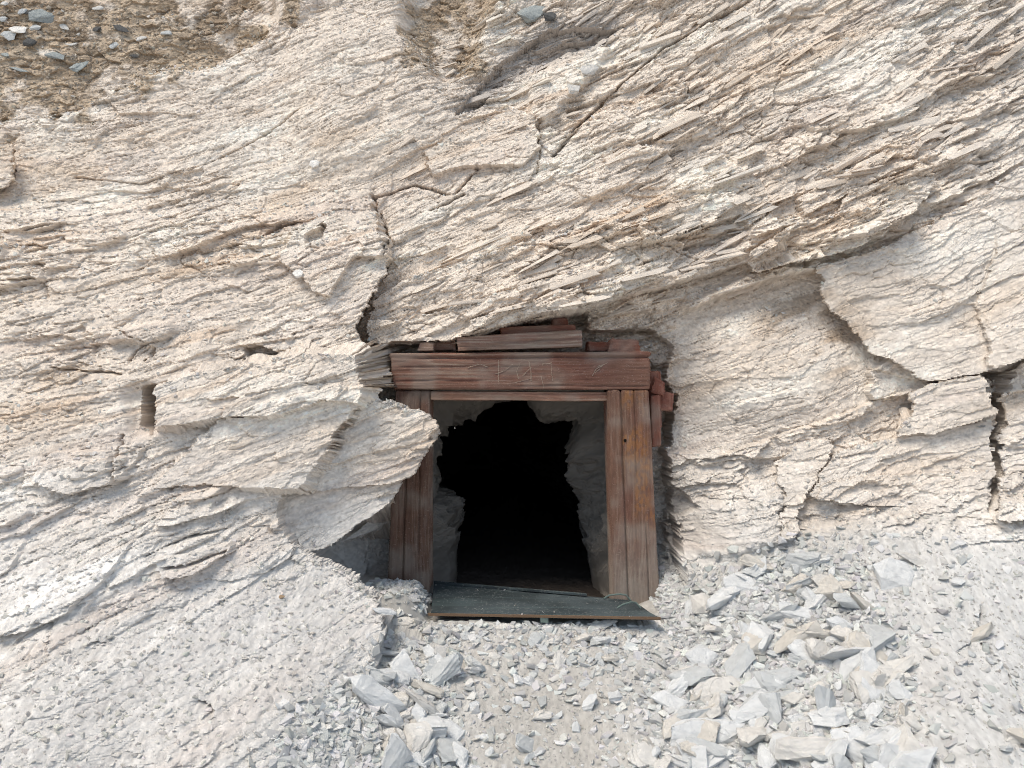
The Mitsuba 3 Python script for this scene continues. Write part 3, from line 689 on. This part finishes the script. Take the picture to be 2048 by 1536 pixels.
labels['mine_frame'] = {'label': 'reddish brown squared timber frame of two posts and a lintel round the mine opening', 'category': 'timber frame'}
add('mine_frame__lintel', beam(quad([(786,779), (1300,779), (1301,703), (780,707)], -.14), (0, .21, 0), 'x', seed=1, checks=[(.062, .005, .016, -.5, .65), (-.045, .0025, .009, -.6, -.2), (.02, .0025, .008, -.6, .0), (-.07, .003, .008, .1, .6)]), 'wood_lintel')
add('mine_frame__post', beam(quad([(775,1185), (858,1185), (860,780.5), (791,780.5)], -.115), (0, .19, 0), 'z', seed=2, checks=[(-.03, .004, .018, -.6, .1), (.045, .003, .010, -.3, .5)]), 'wood_left_post')
add('mine_frame__post', beam(quad([(1229,1236), (1322,1236), (1298,780.5), (1215,780.5)], -.15), (0, .20, 0), 'z', seed=3, checks=[(-.040, .004, .014, -.6, .6), (.03, .003, .009, .1, .6), (.06, .0025, .008, -.5, -.1)]), 'wood_right_post',
    label='right post stained orange with a small round hole')
add('mine_frame__header_board', beam(quad([(861,800), (1217,802), (1216,784.5), (861,782.5)], -.122), (0, .12, 0), 'x', seed=4, round_=.003, checks=[(.008, .002, .006, .1, .5)]), 'wood_header')
# scratches on the lintel: pale bared wood
def strokes(lines, y, width=.0028):
    ms = []
    for ln in lines:
        p = W(*np.array([(a, b, y) for a, b in ln], float).T)
        for a, b in zip(p[:-1], p[1:]):
            d = b - a; L = np.linalg.norm(d); d /= L
            n = np.cross(d, [0, 1, 0])
            w0, w1 = width * (.4 + .6 * rng.random(2))
            pts = np.array([a - n * w0 / 2, b - n * w1 / 2, b + n * w1 / 2, a + n * w0 / 2])
            pts = np.vstack([pts, pts + [0, .004, 0]])
            ms.append(trimesh.Trimesh(pts, [[0, 1, 2], [0, 2, 3], [4, 6, 5], [4, 7, 6], [0, 4, 5], [0, 5, 1], [1, 5, 6], [1, 6, 2], [2, 6, 7], [2, 7, 3], [3, 7, 4], [3, 4, 0]], process=False))
    return trimesh.util.concatenate(ms)


SCR = [[(997,720), (997,745), (998,768)], [(990,748), (1008,742), (1026,728)], [(1037,758), (1033,742), (1041,725)], [(1045,752), (1062,735)], [(1058,722), (1062,745), (1062,762)], [(1085,728), (1103,726)], [(1102,727), (1105,762)],
       [(1082,752), (1088,777)], [(1185,752), (1192,738), (1203,732), (1215,725)], [(1190,745), (1200,738)], [(1197,740), (1208,728)], [(1195,733), (1206,729)], [(1027,766), (1062,757)], [(935,735), (960,728), (975,734)]]
scene['scratch_material'] = {'type': 'diffuse', 'reflectance': {'type': 'rgb', 'value': (.42, .34, .28)}}
for ln in SCR:
    add('mine_frame__lintel__scratch', strokes([ln], -.1435), 'scratch_material', False)
# nail hole in the right post: near-black plug painted for its inner shade
bolt = trimesh.creation.cylinder(.0075, .012, sections=16); bolt.apply_transform(trimesh.transformations.rotation_matrix(math.pi / 2, [1, 0, 0])); bolt.apply_translation(W(1250, 881, -.147))
scene['hole_shade'] = {'type': 'diffuse', 'reflectance': {'type': 'rgb', 'value': (.015, .012, .01)}}
add('mine_frame__bolt_hole', bolt, 'hole_shade')

add('grey_plank', beam(quad([(915,702), (1165,693), (1162,660), (913,673)], -.125), (0, .15, 0), 'x', seed=5, round_=.004, checks=[(.0, .003, .010, -.1, .31), (-.015, .002, .006, -.3, .0)]), 'wood_grey',
    label='weathered grey plank wedged on top of the lintel under the rock', category='plank')
add('wooden_wedge', beam(quad([(1002,673), (1152,670), (1150,649), (1000,655)], -.06), (0, .15, 0), 'x', seed=6, round_=.005, chew=.002), 'wood_red', label='reddish plank lying on the grey plank above the lintel', category='plank')
add('wooden_block', beam(quad([(1104,651), (1137,651), (1134,634), (1106,636)], .0), (0, .10, 0), 'x', seed=7, chew=.002), 'wood_red', label='small topmost wooden block under the overhanging rock', category='wood block')
add('wooden_wedge', beam(quad([(850,700), (908,700), (907,683), (852,686)], -.04), (0, .13, 0), 'x', seed=8, round_=.004), 'wood_grey', label='short grey wood piece at the left end of the lintel top', category='wood block')
add('wooden_block', beam(quad([(834,702), (867,702), (869,684), (838,685)], -.11), (0, .10, 0), 'x', seed=9, chew=.003), 'wood_grey', label='pale split wood chip on the far left of the lintel', category='wood block')
add('wooden_stick', beam(quad([(906,702), (912,702), (910,676), (903,677)], -.05), (0, .04, 0), 'z', seed=10, round_=.002), 'wood_grey', label='thin upright stick beside the left end of the grey plank', category='stick')
add('rotten_plank', beam(quad([(1176,701), (1262,702), (1258,685), (1178,683)], -.06), (0, .14, 0), 'x', seed=12, chew=.007, round_=.005), 'wood_red', label='rust red rotten plank on the right end of the lintel', category='plank')
add('rotten_block', beam(quad([(1216,706), (1282,706), (1278,680), (1222,678)], -.11), (0, .12, 0), 'x', seed=13, chew=.013, round_=.008), 'wood_red', label='crumbling dark red block on the right end of the lintel', category='wood block')
add('side_board', beam(quad([(1299,860), (1325,856), (1322,742), (1296,745)], -.03), (0, .10, 0), 'z', seed=14, chew=.003), 'wood_red_upright', label='upright reddish board beside the top of the right post', category='board')
add('side_board', beam(quad([(1303,896), (1323,893), (1320,790), (1301,792)], -.07), (0, .06, 0), 'z', seed=15, chew=.002), 'wood_red_upright', label='rust orange board against the outer side of the right post', category='board')
add('side_block', beam(quad([(1317,820), (1345,823), (1349,786), (1322,781)], -.02), (0, .12, 0), 'x', seed=16, chew=.002), 'wood_red_upright', label='short brown block end sticking out right of the frame', category='wood block')
add('side_block', beam(quad([(1304,786), (1326,790), (1330,765), (1310,752)], -.05), (0, .10, 0), 'x', seed=17, chew=.007), 'wood_red_upright', label='small splintered block between the lintel end and the rock', category='wood block')

# ------------------------------------------------------------------ the green panel on the ground
def green(p, n, uv):
    w = mikit.fbm(p.x * 5, p.y * 5, 0.0, 3)
    col = mikit.mix((.030, .040, .044), (.050, .064, .071), mikit.smoothstep(.35, .65, w))
    streak = mikit.fbm(p.x * 4, p.y * 40, p.z * 10, 3)
    col = mikit.mix(col, (.09, .13, .135), .25 * mikit.smoothstep(.5, .75, streak))
    dust = mikit.smoothstep(.62, .72, mikit.fbm(p.x * 120, p.y * 120, p.z * 60, 2))
    return mikit.mix(col, (.25, .26, .25), .22 * dust)


scene['green_paint'] = {'type': 'principled', 'base_color': mikit.proc(green), 'roughness': .72, 'specular': .3}
scene['bare_edge'] = {'type': 'principled', 'base_color': {'type': 'rgb', 'value': (.15, .095, .06)}, 'roughness': .85}
scene['green_metal'] = {'type': 'principled', 'base_color': {'type': 'rgb', 'value': (.16, .21, .19)}, 'roughness': .45, 'metallic': .3}
FL, FR, BR, BL = W(862, 1227, -.45), W(1321, 1235, -.62), W(1262, 1199, -.19), W(868, 1166, .02)
pn = np.cross(FR - FL, BL - FL); pn /= np.linalg.norm(pn)


def on(u, v, h=0.0):
    return (FL * (1 - u) + FR * u) * (1 - v) + (BL * (1 - u) + BR * u) * v + pn * h


def hexa(c8):
    m = trimesh.convex.convex_hull(np.array(c8)); return m


def strip(u0, u1, v0, v1, h0, h1, n=24):
    g = np.linspace(0, 1, n)
    out = []
    for a, b in zip(g[:-1], g[1:]):
        out.append(hexa([on(u0 + (u1 - u0) * s, v, h) for s in (a, b) for v in (v0, v1) for h in (h0, h1)]))
    return trimesh.util.concatenate(out)


labels['green_panel'] = {'label': 'dark green painted panel lying flat at the foot of the mine opening', 'category': 'panel'}
gu, gv = np.meshgrid(np.linspace(0, 1, 60), np.linspace(0, 1, 24))
top = np.array([[on(a, b, .004 * math.sin(3 * a + 2) + .003 * f2(np.array(a * 6.), np.array(b * 3.), 2, 90)) for a, b in zip(r, s)] for r, s in zip(gu, gv)])
bot = top - pn * .009
i = np.arange(60 * 24).reshape(24, 60)
q = np.stack([i[:-1, :-1], i[:-1, 1:], i[1:, 1:], i[1:, :-1]], -1).reshape(-1, 4)
ring = np.concatenate([i[0], i[1:, -1], i[-1, -2::-1], i[-2:0:-1, 0]])
rn = np.roll(ring, -1)
n0 = 60 * 24
add('green_panel__board', trimesh.Trimesh(np.vstack([top.reshape(-1, 3), bot.reshape(-1, 3)]), np.vstack([q[:, [0, 1, 2]], q[:, [0, 2, 3]], q[:, [0, 2, 1]] + n0, q[:, [0, 3, 2]] + n0,
                                          np.stack([ring, ring + n0, rn + n0], 1), np.stack([ring, rn + n0, rn], 1)]), process=False), 'green_paint', 30)
add('green_panel__rim', strip(.0, .78, .94, .99, .004, .013), 'green_paint', 30)
add('green_panel__edge_strip', strip(-.015, 1.0, -.010, .004, -.009, .002), 'bare_edge', 30, label='bare rusty brown front edge of the panel')
def wire(points, r=.0045):
    p = np.array(points); seg = []
    for a, b in zip(p[:-1], p[1:]):
        seg.append(trimesh.creation.cylinder(r, segment=[a, b], sections=8)); seg.append(trimesh.creation.icosphere(1, r)); seg[-1].apply_translation(b)
    return trimesh.util.concatenate(seg)


for (ua, va, ub, vb) in ((.86, .36, .975, .46), (.855, .86, .985, .90)):
    add('green_panel__handle', wire([on(ua, va, .006), on(ua + .025, va, .022), on(ua * .4 + ub * .6, va * .4 + vb * .6, .030), on(ub - .02, vb, .026), on(ub, vb, .004)], .004), 'green_metal')
add('green_panel__hasp', hexa([W(u, v, y) for u, v in ((1080, 1229), (1096, 1229), (1097, 1246), (1081, 1245)) for y in (-.535, -.525)]), 'green_metal', 30, label='small pale green metal tab below the front edge')

# ------------------------------------------------------------------ loose stones
Yfront = Y.copy()
for _, m, yl_, _ in lay:
    Yfront = np.where(m, np.minimum(yl_, Yfront), Yfront)
P = np.stack([Xj, Yfront, Zj], -1).astype(np.float64)
Vp = P.reshape(-1, 3)
DX = np.gradient(gaussian_filter(P, (3, 3, 0)), axis=1); DZ = np.gradient(gaussian_filter(P, (3, 3, 0)), axis=0)
N = np.cross(DX, DZ); N /= np.linalg.norm(N, axis=-1, keepdims=True)      # towards the eye, -y
infr = (np.abs(X) < 3.0) & (Z < 3.2) & ~hole
cand = np.nonzero(infr.ravel())[0]
proj = np.stack([1024 + F * Vp[cand, 0] / (Vp[cand, 1] - CY), 768 - F * (Vp[cand, 2] - CZ) / (Vp[cand, 1] - CY)], 1)
tree = cKDTree(proj)


def seen(u, v):
    k = tree.query_ball_point([u, v], 5.0)
    k = k if k else [tree.query([u, v])[1]]
    k = cand[k]
    return k[np.argmin(Vp[k, 1])]


def rock_mesh(r, size, pts=11, fine=0, flat=1.0):
    """An angular split stone: the hull of a few points, its faces roughened along its bedding when fine."""
    p = r.normal(size=(pts, 3)); p /= np.linalg.norm(p, axis=1, keepdims=True)
    p *= .84 + .2 * r.random((pts, 1))
    p[:, 2] = np.sign(p[:, 2]) * np.minimum(np.abs(p[:, 2]), .55)
    m = trimesh.Trimesh(p, ConvexHull(p).simplices, process=False)
    m = m.convex_hull
    m.vertices = m.vertices * np.array(size) / 2 / np.abs(m.vertices).max(0)
    if fine:
        e = max(size) / fine
        v, f = trimesh.remesh.subdivide_to_size(m.vertices, m.faces, e, max_iter=12)
        m = trimesh.Trimesh(v, f); m.merge_vertices()
        v = m.vertices.copy(); n = m.vertex_normals; s = r.integers(1000)
        k = 1 / max(size)
        lay = h01(np.floor(v[:, 2] / .007 + 1.2 * f2(v[:, 0] * 12, v[:, 1] * 12, 2, s)), 0, s) - .5
        d = max(size) * (.022 * f2(v[:, 0] * k * 5 + v[:, 2] * k * 4, v[:, 1] * k * 5, 4, s) + .010 * f2(v[:, 0] * k * 17 + v[:, 2] * k * 9, v[:, 1] * k * 17, 3, s + 1)) + min(.005, .06 * max(size)) * lay
        m.vertices = v + n * d[:, None]
    return m


def basis(n, spin, tilt, r):
    n = n / np.linalg.norm(n)
    n = n + tilt * r.normal(size=3); n /= np.linalg.norm(n)
    a = np.array([math.cos(spin), 0, math.sin(spin)]); a -= n * (a @ n); a /= np.linalg.norm(a)
    return np.stack([a, np.cross(n, a), n], 1)


def stone_bsdf(key, c):
    def fn(p, n, uv, c=c):
        g = mikit.fbm(p.x * 40, p.y * 40, p.z * 40, 3)
        h = mikit.fbm(p.x * 9, p.y * 9, p.z * 9, 2)
        return mi.Color3f(c) * (.82 + .30 * g + .12 * h)
    scene[key] = {'type': 'twosided', 'bsdf': {'type': 'diffuse', 'reflectance': mikit.proc(fn)}}


TONES = {'tan_stone': (.52, .495, .455), 'pale_stone': (.57, .58, .585), 'cream_stone': (.56, .545, .52), 'grey_stone': (.46, .475, .48), 'blue_stone': (.31, .335, .335), 'brown_stone': (.30, .22, .15), 'dark_stone': (.10, .10, .10), 'white_stone': (.72, .70, .67)}
for k, c in TONES.items():
    stone_bsdf(k, c)


def stone(name, u, v, wpx, hpx, tone, rot=0.0, label=None, cat='stone', group=None, fine=22, thick=.35, tilt=.10, face=.7, seed=None, sink=.2):
    """One stone at the place the photograph shows it, about wpx by hpx pixels, its long side turned by rot degrees."""
    r = np.random.default_rng(int(u * 7 + v * 13) if seed is None else seed)
    k = seen(u, v); p = Vp[k]; d = p[1] - CY
    n = N.reshape(-1, 3)[k] * (1 - face) + np.array([0, -.8, .6]) * face
    s = d / F
    R = basis(n, math.radians(rot), tilt, r)
    size = np.array([wpx * s, hpx * s * 1.1, min(wpx, hpx) * s * thick])
    m = rock_mesh(r, size, 17, fine)
    m.vertices = m.vertices @ R.T + p + R[:, 2] * size[2] * (.5 - sink)
    lab = dict(label=label, category=cat)
    if group:
        lab['group'] = group
    return add(name, m, tone, False, **lab)


BIG = [(1735,1358,95,120,'pale_stone',8,'large upright leaf-shaped stone slab in the right rubble'), (1405,1455,185,105,'pale_stone',22,'largest flat stone slab lying low in the rubble'),
       (1525,1373,105,52,'pale_stone',14,'long flat stone tipped on the rubble above the largest slab'), (1613,1305,58,82,'pale_stone',85,'squarish stone with a stepped lower edge amid the rubble'),
       (1720,1490,125,70,'pale_stone',-30,'broad tilted slab at the bottom of the rubble'), (1790,1480,105,40,'grey_stone',-38,'narrow greyish slab leaning beside the broad bottom slab'),
       (1780,1150,66,95,'pale_stone',95,'tall rounded stone high on the right of the rubble'), (1835,1120,95,28,'cream_stone',-32,'thin cream slab lying behind the tall rounded stone'),
       (1650,1172,46,58,'cream_stone',60,'upright oval stone in the upper middle of the rubble'), (1492,1168,100,42,'pale_stone',-18,'long pale stone on the top left of the rubble'),
       (1455,1184,45,32,'pale_stone',5,'small blunt stone below the long pale top stone'), (1408,1318,62,72,'pale_stone',70,'pointed stone on the left side of the rubble'),
       (1475,1312,55,45,'cream_stone',10,'blocky cream stone in the centre left of the rubble'), (1440,1378,120,50,'cream_stone',16,'long cream slab behind the largest flat slab'),
       (1665,1312,40,75,'pale_stone',110,'narrow pale slab right of the squarish stepped stone'), (1515,1443,35,55,'pale_stone',120,'small upright stone right of the largest slab'),
       (1600,1440,70,28,'pale_stone',5,'flat thin stone between the bottom slabs of the rubble'), (1815,1440,60,40,'cream_stone',-35,'cream slab near the hole in the right bank'),
       (1575,1395,30,62,'grey_stone',100,'grey splinter standing in the middle of the rubble'), (1560,1490,52,60,'pale_stone',90,'pale stone at the bottom edge of the rubble'),
       (1340,1410,45,75,'pale_stone',65,'tall stone at the left edge of the rubble'), (1290,1510,85,50,'cream_stone',10,'cream block at the bottom left of the rubble'),
       (752,1352,68,38,'grey_stone',-28,'greyish slab topmost in the pile left of the path'), (838,1380,75,28,'cream_stone',-12,'thin layered slab across the pile left of the path'),
       (810,1402,42,40,'cream_stone',60,'round cream stone under the thin layered slab'), (852,1456,78,48,'pale_stone',32,'wide pale stone at the path edge lower left'),
       (897,1462,50,66,'pale_stone',55,'pale stone touching the wide stone at the path edge'), (810,1410,20,18,'brown_stone',10,'small brown stone in the pile left of the path'),
       (815,1318,24,12,'brown_stone',10,'flat brown stone below the left end of the green panel'), (800,1478,42,22,'pale_stone',-8,'flat stone at the lower left of the left pile'),
       (945,1412,26,26,'pale_stone',-30,'pale three-cornered stone on the left of the path'), (990,1310,28,18,'cream_stone',10,'cream stone lying alone at the top of the path'),
       (1058,1358,22,22,'pale_stone',70,'split pale pebble in the middle of the path'), (1037,1397,20,16,'pale_stone',-10,'round pebble low in the middle of the path'),
       (1148,1395,28,12,'cream_stone',30,'small cream flake on the right of the path'), (1238,1318,24,15,'pale_stone',0,'pale stone where the path meets the right rubble'),
       (805,1223,60,22,'cream_stone',8,'flat cream stone left of the green panel'), (800,1205,50,14,'pale_stone',-6,'thin pale stone behind the flat cream stone left of the panel'),
       (935,1270,34,20,'grey_stone',-20,'grey stone under the left half of the green panel'), (1000,1250,70,18,'cream_stone',-18,'long stone half buried under the front of the panel'),
       (1205,1248,60,18,'cream_stone',15,'low stone under the right half of the panel'),
       (1060,27,58,48,'blue_stone',-8,'single blue grey boulder at the top middle of the cliff'), (1095,32,30,26,'dark_stone',-30,'dark brown stone beside the blue grey boulder at the top'),
       (592,545,26,20,'white_stone',-30,'white shell-like flake on the left cliff face'), (625,328,22,17,'white_stone',10,'white pebble on the upper left cliff face'),
       (95,38,62,38,'blue_stone',-15,'largest blue grey stone in the top left soil bank'), (36,66,34,18,'white_stone',10,'white stone in the top left soil bank'), (20,76,38,24,'grey_stone',-20,'grey green stone at the left edge of the soil bank'),
       (60,88,28,22,'dark_stone',10,'blackish stone below the white stone in the soil bank'), (155,135,44,22,'blue_stone',28,'light blue stone sticking out at the foot of the soil bank'),
       (1178,140,46,26,'cream_stone',28,'rounded cream lump lying along the upper crack'), (1150,178,32,26,'cream_stone',40,'cream lump below the upper crack end'),
       (560,1190,18,8,'brown_stone',0,'thin brown chip on the left slope')]
for b in BIG:
    stone('rock_slab' if max(b[2], b[3]) > 55 and b[4] != 'blue_stone' else 'stone', *b[:6], label=b[6], fine=26 if max(b[2], b[3]) > 40 else 12)
r = np.random.default_rng(21)
for u, v, w_, h_ in [(45,20,24,14),(130,58,28,12),(75,55,22,12),(115,112,40,14),(40,135,52,12),(8,35,18,14),(200,20,22,10),(195,58,18,16),(245,62,40,14),(285,75,26,10),(225,95,24,12),(60,30,20,10),(330,65,24,14),(150,90,30,10),(15,110,24,12),(270,110,18,10),(5,10,16,12)]:
    stone('stone', u, v, w_, h_, ['blue_stone', 'grey_stone', 'dark_stone', 'cream_stone'][r.integers(4)], rot=r.normal() * 20, label='small grey or dark stone set in the top left soil bank', group='stones in the top left soil bank', fine=8)

# medium stones: one thing each, made from a few shapes
zones = {'right': poly_mask([(1340,1190,-.3),(1500,1120,-.4),(1700,1130,-.6),(1780,1200,-.8),(1800,1400,-1.1),(1850,1560,-1.4),(1260,1560,-1.3),(1330,1400,-1.0),(1420,1290,-.8)]),
         'left': poly_mask([(790,1215,-.5),(860,1240,-.5),(880,1300,-.7),(900,1400,-.9),(930,1536,-1.2),(730,1536,-1.2),(755,1450,-1.1),(745,1380,-1.),(770,1300,-.85)]),
         'path': poly_mask([(880,1270,-.55),(1300,1270,-.6),(1250,1400,-.95),(1260,1540,-1.25),(930,1540,-1.2),(950,1420,-.95)]),
         'bank': poly_mask([(1780,1200,-.8),(2060,1120,-.8),(2060,1540,-1.6),(1860,1540,-1.4),(1800,1400,-1.1)])}
zl = {'right': ('right rubble', 1250, 1800, 1150, 1540), 'left': ('left pile', 740, 930, 1215, 1540), 'path': ('path below the panel', 880, 1300, 1270, 1540), 'bank': ('smooth bank far right', 1800, 2060, 1120, 1540)}
zn = {'right': 175, 'left': 45, 'path': 30, 'bank': 14}
tones_r = ['pale_stone', 'pale_stone', 'pale_stone', 'cream_stone', 'cream_stone', 'grey_stone', 'grey_stone', 'tan_stone']
for z, m in zones.items():
    cells = np.nonzero((m & (part == 1)).ravel())[0]
    for k in r.choice(cells, zn[z], replace=False):
        s = (.040 + .085 * r.random() ** 1.7) * (1.0 if z in ('right', 'left') else .6)
        size = np.array([s * (1.1 + r.random()), s * (.75 + .5 * r.random()), s * (.28 + .32 * r.random())])
        R = basis(N.reshape(-1, 3)[k] * .6 + np.array([0, -.3, .5]), r.random() * 6.3, .5, r)
        mm = rock_mesh(r, size, 15, 9)
        mm.vertices = mm.vertices @ R.T + Vp[k] + R[:, 2] * size[2] * .5
        zname, u0, u1, w0, w1 = zl[z]
        pu, pw = 1024 + F * Vp[k, 0] / (Vp[k, 1] - CY), 768 - F * (Vp[k, 2] - CZ) / (Vp[k, 1] - CY)
        where = ('upper', 'middle', 'lower')[int(np.clip(3 * (pw - w0) / (w1 - w0), 0, 2))] + ' ' + ('left', 'centre', 'right')[int(np.clip(3 * (pu - u0) / (u1 - u0), 0, 2))]
        tone = tones_r[r.integers(8)]
        lab = ' '.join((('small', 'middling', 'large')[int(size[0] > .065) + int(size[0] > .115)], tone.split('_')[0], ('flat', 'thick')[int(size[2] > .36 * size[0])], ('squat', 'long')[int(size[0] > 1.75 * size[1])], 'stone in the', where, 'of the', zname))
        add('stone', mm, tone, False, label=lab, category='stone', group={'right': 'stones of the right rubble', 'left': 'stones of the left pile', 'path': 'stones on the path', 'bank': 'stones on the bank'}[z])

# plates of shale that stand out of the cliff along its beds: parts of the cliff, one by one
rp = np.random.default_rng(44)
taken = np.zeros((NZ, NX), bool)
for _, m, _, _ in lay:
    taken |= gaussian_filter(m.astype(np.float32), 4) > .02
gs = [np.gradient(gaussian_filter(S, 4), axis=ax) for ax in (0, 1)]
wpl = (comb ** 1.5 * np.clip(amp, 0, 1.3) * (ss(.0, .25, X + .6) + .12) * ss(.9, 1.15, Z + .15 * X) * (1 - scree_w) * ~taken * infr).ravel().astype(float)
near = ((X > .45) & (X < 1.9) & (Z < 1.28 + .24 * (X - .5))) | ((np.abs(X) < .8) & (Z < 1.2))
wpl *= ~near.ravel()
wpl /= wpl.sum()
spots = rp.choice(len(wpl), 290, p=wpl, replace=False)
for k in spots:
    iz, ix = divmod(int(k), NX)
    dz, dx = gs[0][iz, ix] / (ZS[min(iz + 1, NZ - 1)] - ZS[iz]), gs[1][iz, ix] / (XS[min(ix + 1, NX - 1)] - XS[ix])
    a = math.atan2(dz, dx) + .10 * rp.normal()
    t = np.array([math.cos(a), 0, math.sin(a)]); b_ = np.array([-math.sin(a), 0, math.cos(a)]); o = np.array([0, -1.0, 0])
    L, H, O = .08 + .19 * rp.random() ** 1.5, .016 + .034 * rp.random(), .020 + .030 * rp.random()
    pts = []
    for side in (-1, 1):                                   # a thin wedge: pointed at one end, its front leaning back upward
        for _ in range(5):
            f_ = rp.random()
            pts.append(t * side * L * (.30 + .22 * rp.random()) + b_ * H * (f_ - .5) * (1 if side > 0 else .55) + o * O * ((1 - .8 * f_) * (.55 + .45 * rp.random()) - .1) * (1 if side > 0 else .5))
        pts.append(t * side * L * .42 + b_ * H * (rp.random() - .5) - o * .02)
    pts.append(t * L * (.45 + .15 * rp.random()) - b_ * H * .3 + o * O * .3)
    pts = np.array(pts)
    m = trimesh.Trimesh(pts, ConvexHull(pts).simplices, process=False).convex_hull
    v, f = trimesh.remesh.subdivide(m.vertices, m.faces)
    v, f = trimesh.remesh.subdivide(v, f)
    m = trimesh.Trimesh(v, f); m.merge_vertices(); v = m.vertices
    v = v + m.vertex_normals * (.0030 * f2(v[:, 0] * 70 + k % 97, v[:, 2] * 90 + v[:, 1] * 60, 3, 98))[:, None]
    c0 = col[iz, ix] * (.88 + .2 * rp.random()); c0 = c0 * min(1.0, .68 / c0.max())
    cc = np.clip(c0 * (1 + .25 * f2(v[:, 0] * 120, v[:, 2] * 140, 2, 99))[:, None], .05, .8)
    scene[numbered('cliff__shale_plate')] = mikit.ply((v + Vp[k], m.faces), 'rock_material', color=cc)

# rubble: chips too many to count
upz = N[..., 2]


def chips(key, weight, count, size, label, tint, tilt=.45, seed=1, cat='rubble', extra=None):
    r = np.random.default_rng(seed)
    area = np.linalg.norm(np.cross(DX, DZ), axis=-1)
    w = (weight * area * infr).ravel().astype(float); w /= w.sum()
    ks = r.choice(len(w), count, p=w)
    protos = [rock_mesh(r, (1.0, .75, .32), 9) for _ in range(14)]
    pts, nn = Vp[ks], N.reshape(-1, 3)[ks]
    if extra is not None:
        pts = np.vstack([pts, extra]); nn = np.vstack([nn, np.tile([0, -.2, .98], (len(extra), 1))]); count = len(pts)
    which = r.integers(14, size=count)
    Vv, Ff, Cc, at = [], [], [], 0
    for k, wch in zip(range(count), which):
        s = size * (.35 + 1.5 * r.random() ** 2.6)
        R = basis(nn[k] * .7 + np.array([0, -.2, .5]), r.random() * 6.3, tilt, r)
        pr_ = protos[wch]
        v = (pr_.vertices * np.array([1, .7 + .5 * r.random(), .5 + .9 * r.random()]) * s) @ R.T + pts[k] + R[:, 2] * s * .06
        Vv.append(v); Ff.append(pr_.faces + at); at += len(v)
        c = np.array(tint) * (.66 + .44 * r.random()) * (1 + .014 * r.normal(size=3))
        Cc.append(np.tile(c, (len(v), 1)))
    scene[key] = mikit.ply((np.vstack(Vv), np.vstack(Ff)), 'rock_material', color=np.clip(np.vstack(Cc), .03, .75))
    labels[key] = {'label': label, 'category': cat, 'kind': 'stuff'}


fl = np.stack([fx, fy, fz], -1).reshape(-1, 3)
side = fl[((fl[:, 0] < -.40) | (fl[:, 0] > .66)) & (fl[:, 1] < .0)]
side = side[np.random.default_rng(8).integers(len(side), size=1500)]
inside = fl[(np.abs(fl[:, 0] - .05) < .5) & (fl[:, 1] > .0)]
inside = inside[np.random.default_rng(9).integers(len(inside), size=200)]
right_w = soft(zones['right'] | zones['left'], 8)
chips('rubble', scree_w * np.maximum(np.maximum(right_w, .22), .9 * talus) * (1 - .75 * path) * (1 - .93 * bank), 20000, .034, 'angular pale shale chips heaped on both sides of the path', (.58, .585, .58), seed=3, extra=side)
chips('gravel', scree_w * (.35 + path + .5 * bank), 13000, .0095, 'fine pale gravel on the trodden path and rubble', (.46, .45, .43), seed=4, extra=np.vstack([side[:300], np.array([on(a, b, .003) for a, b in np.random.default_rng(5).random((30, 2)) ** [[1, 1.6]]])]))
ledge = ss(.35, .75, upz) * (1 - scree_w)
chips('ledge_chips', ledge + 1.1 * powder * (1 - scree_w), 16000, .016, 'small shale chips lying on the ledges of the cliff', (.60, .58, .55), seed=5)
chips('bank_chips', soil + soil2, 3000, .018, 'small stones bedded in the brown soil banks at the top', (.40, .355, .30), seed=6)
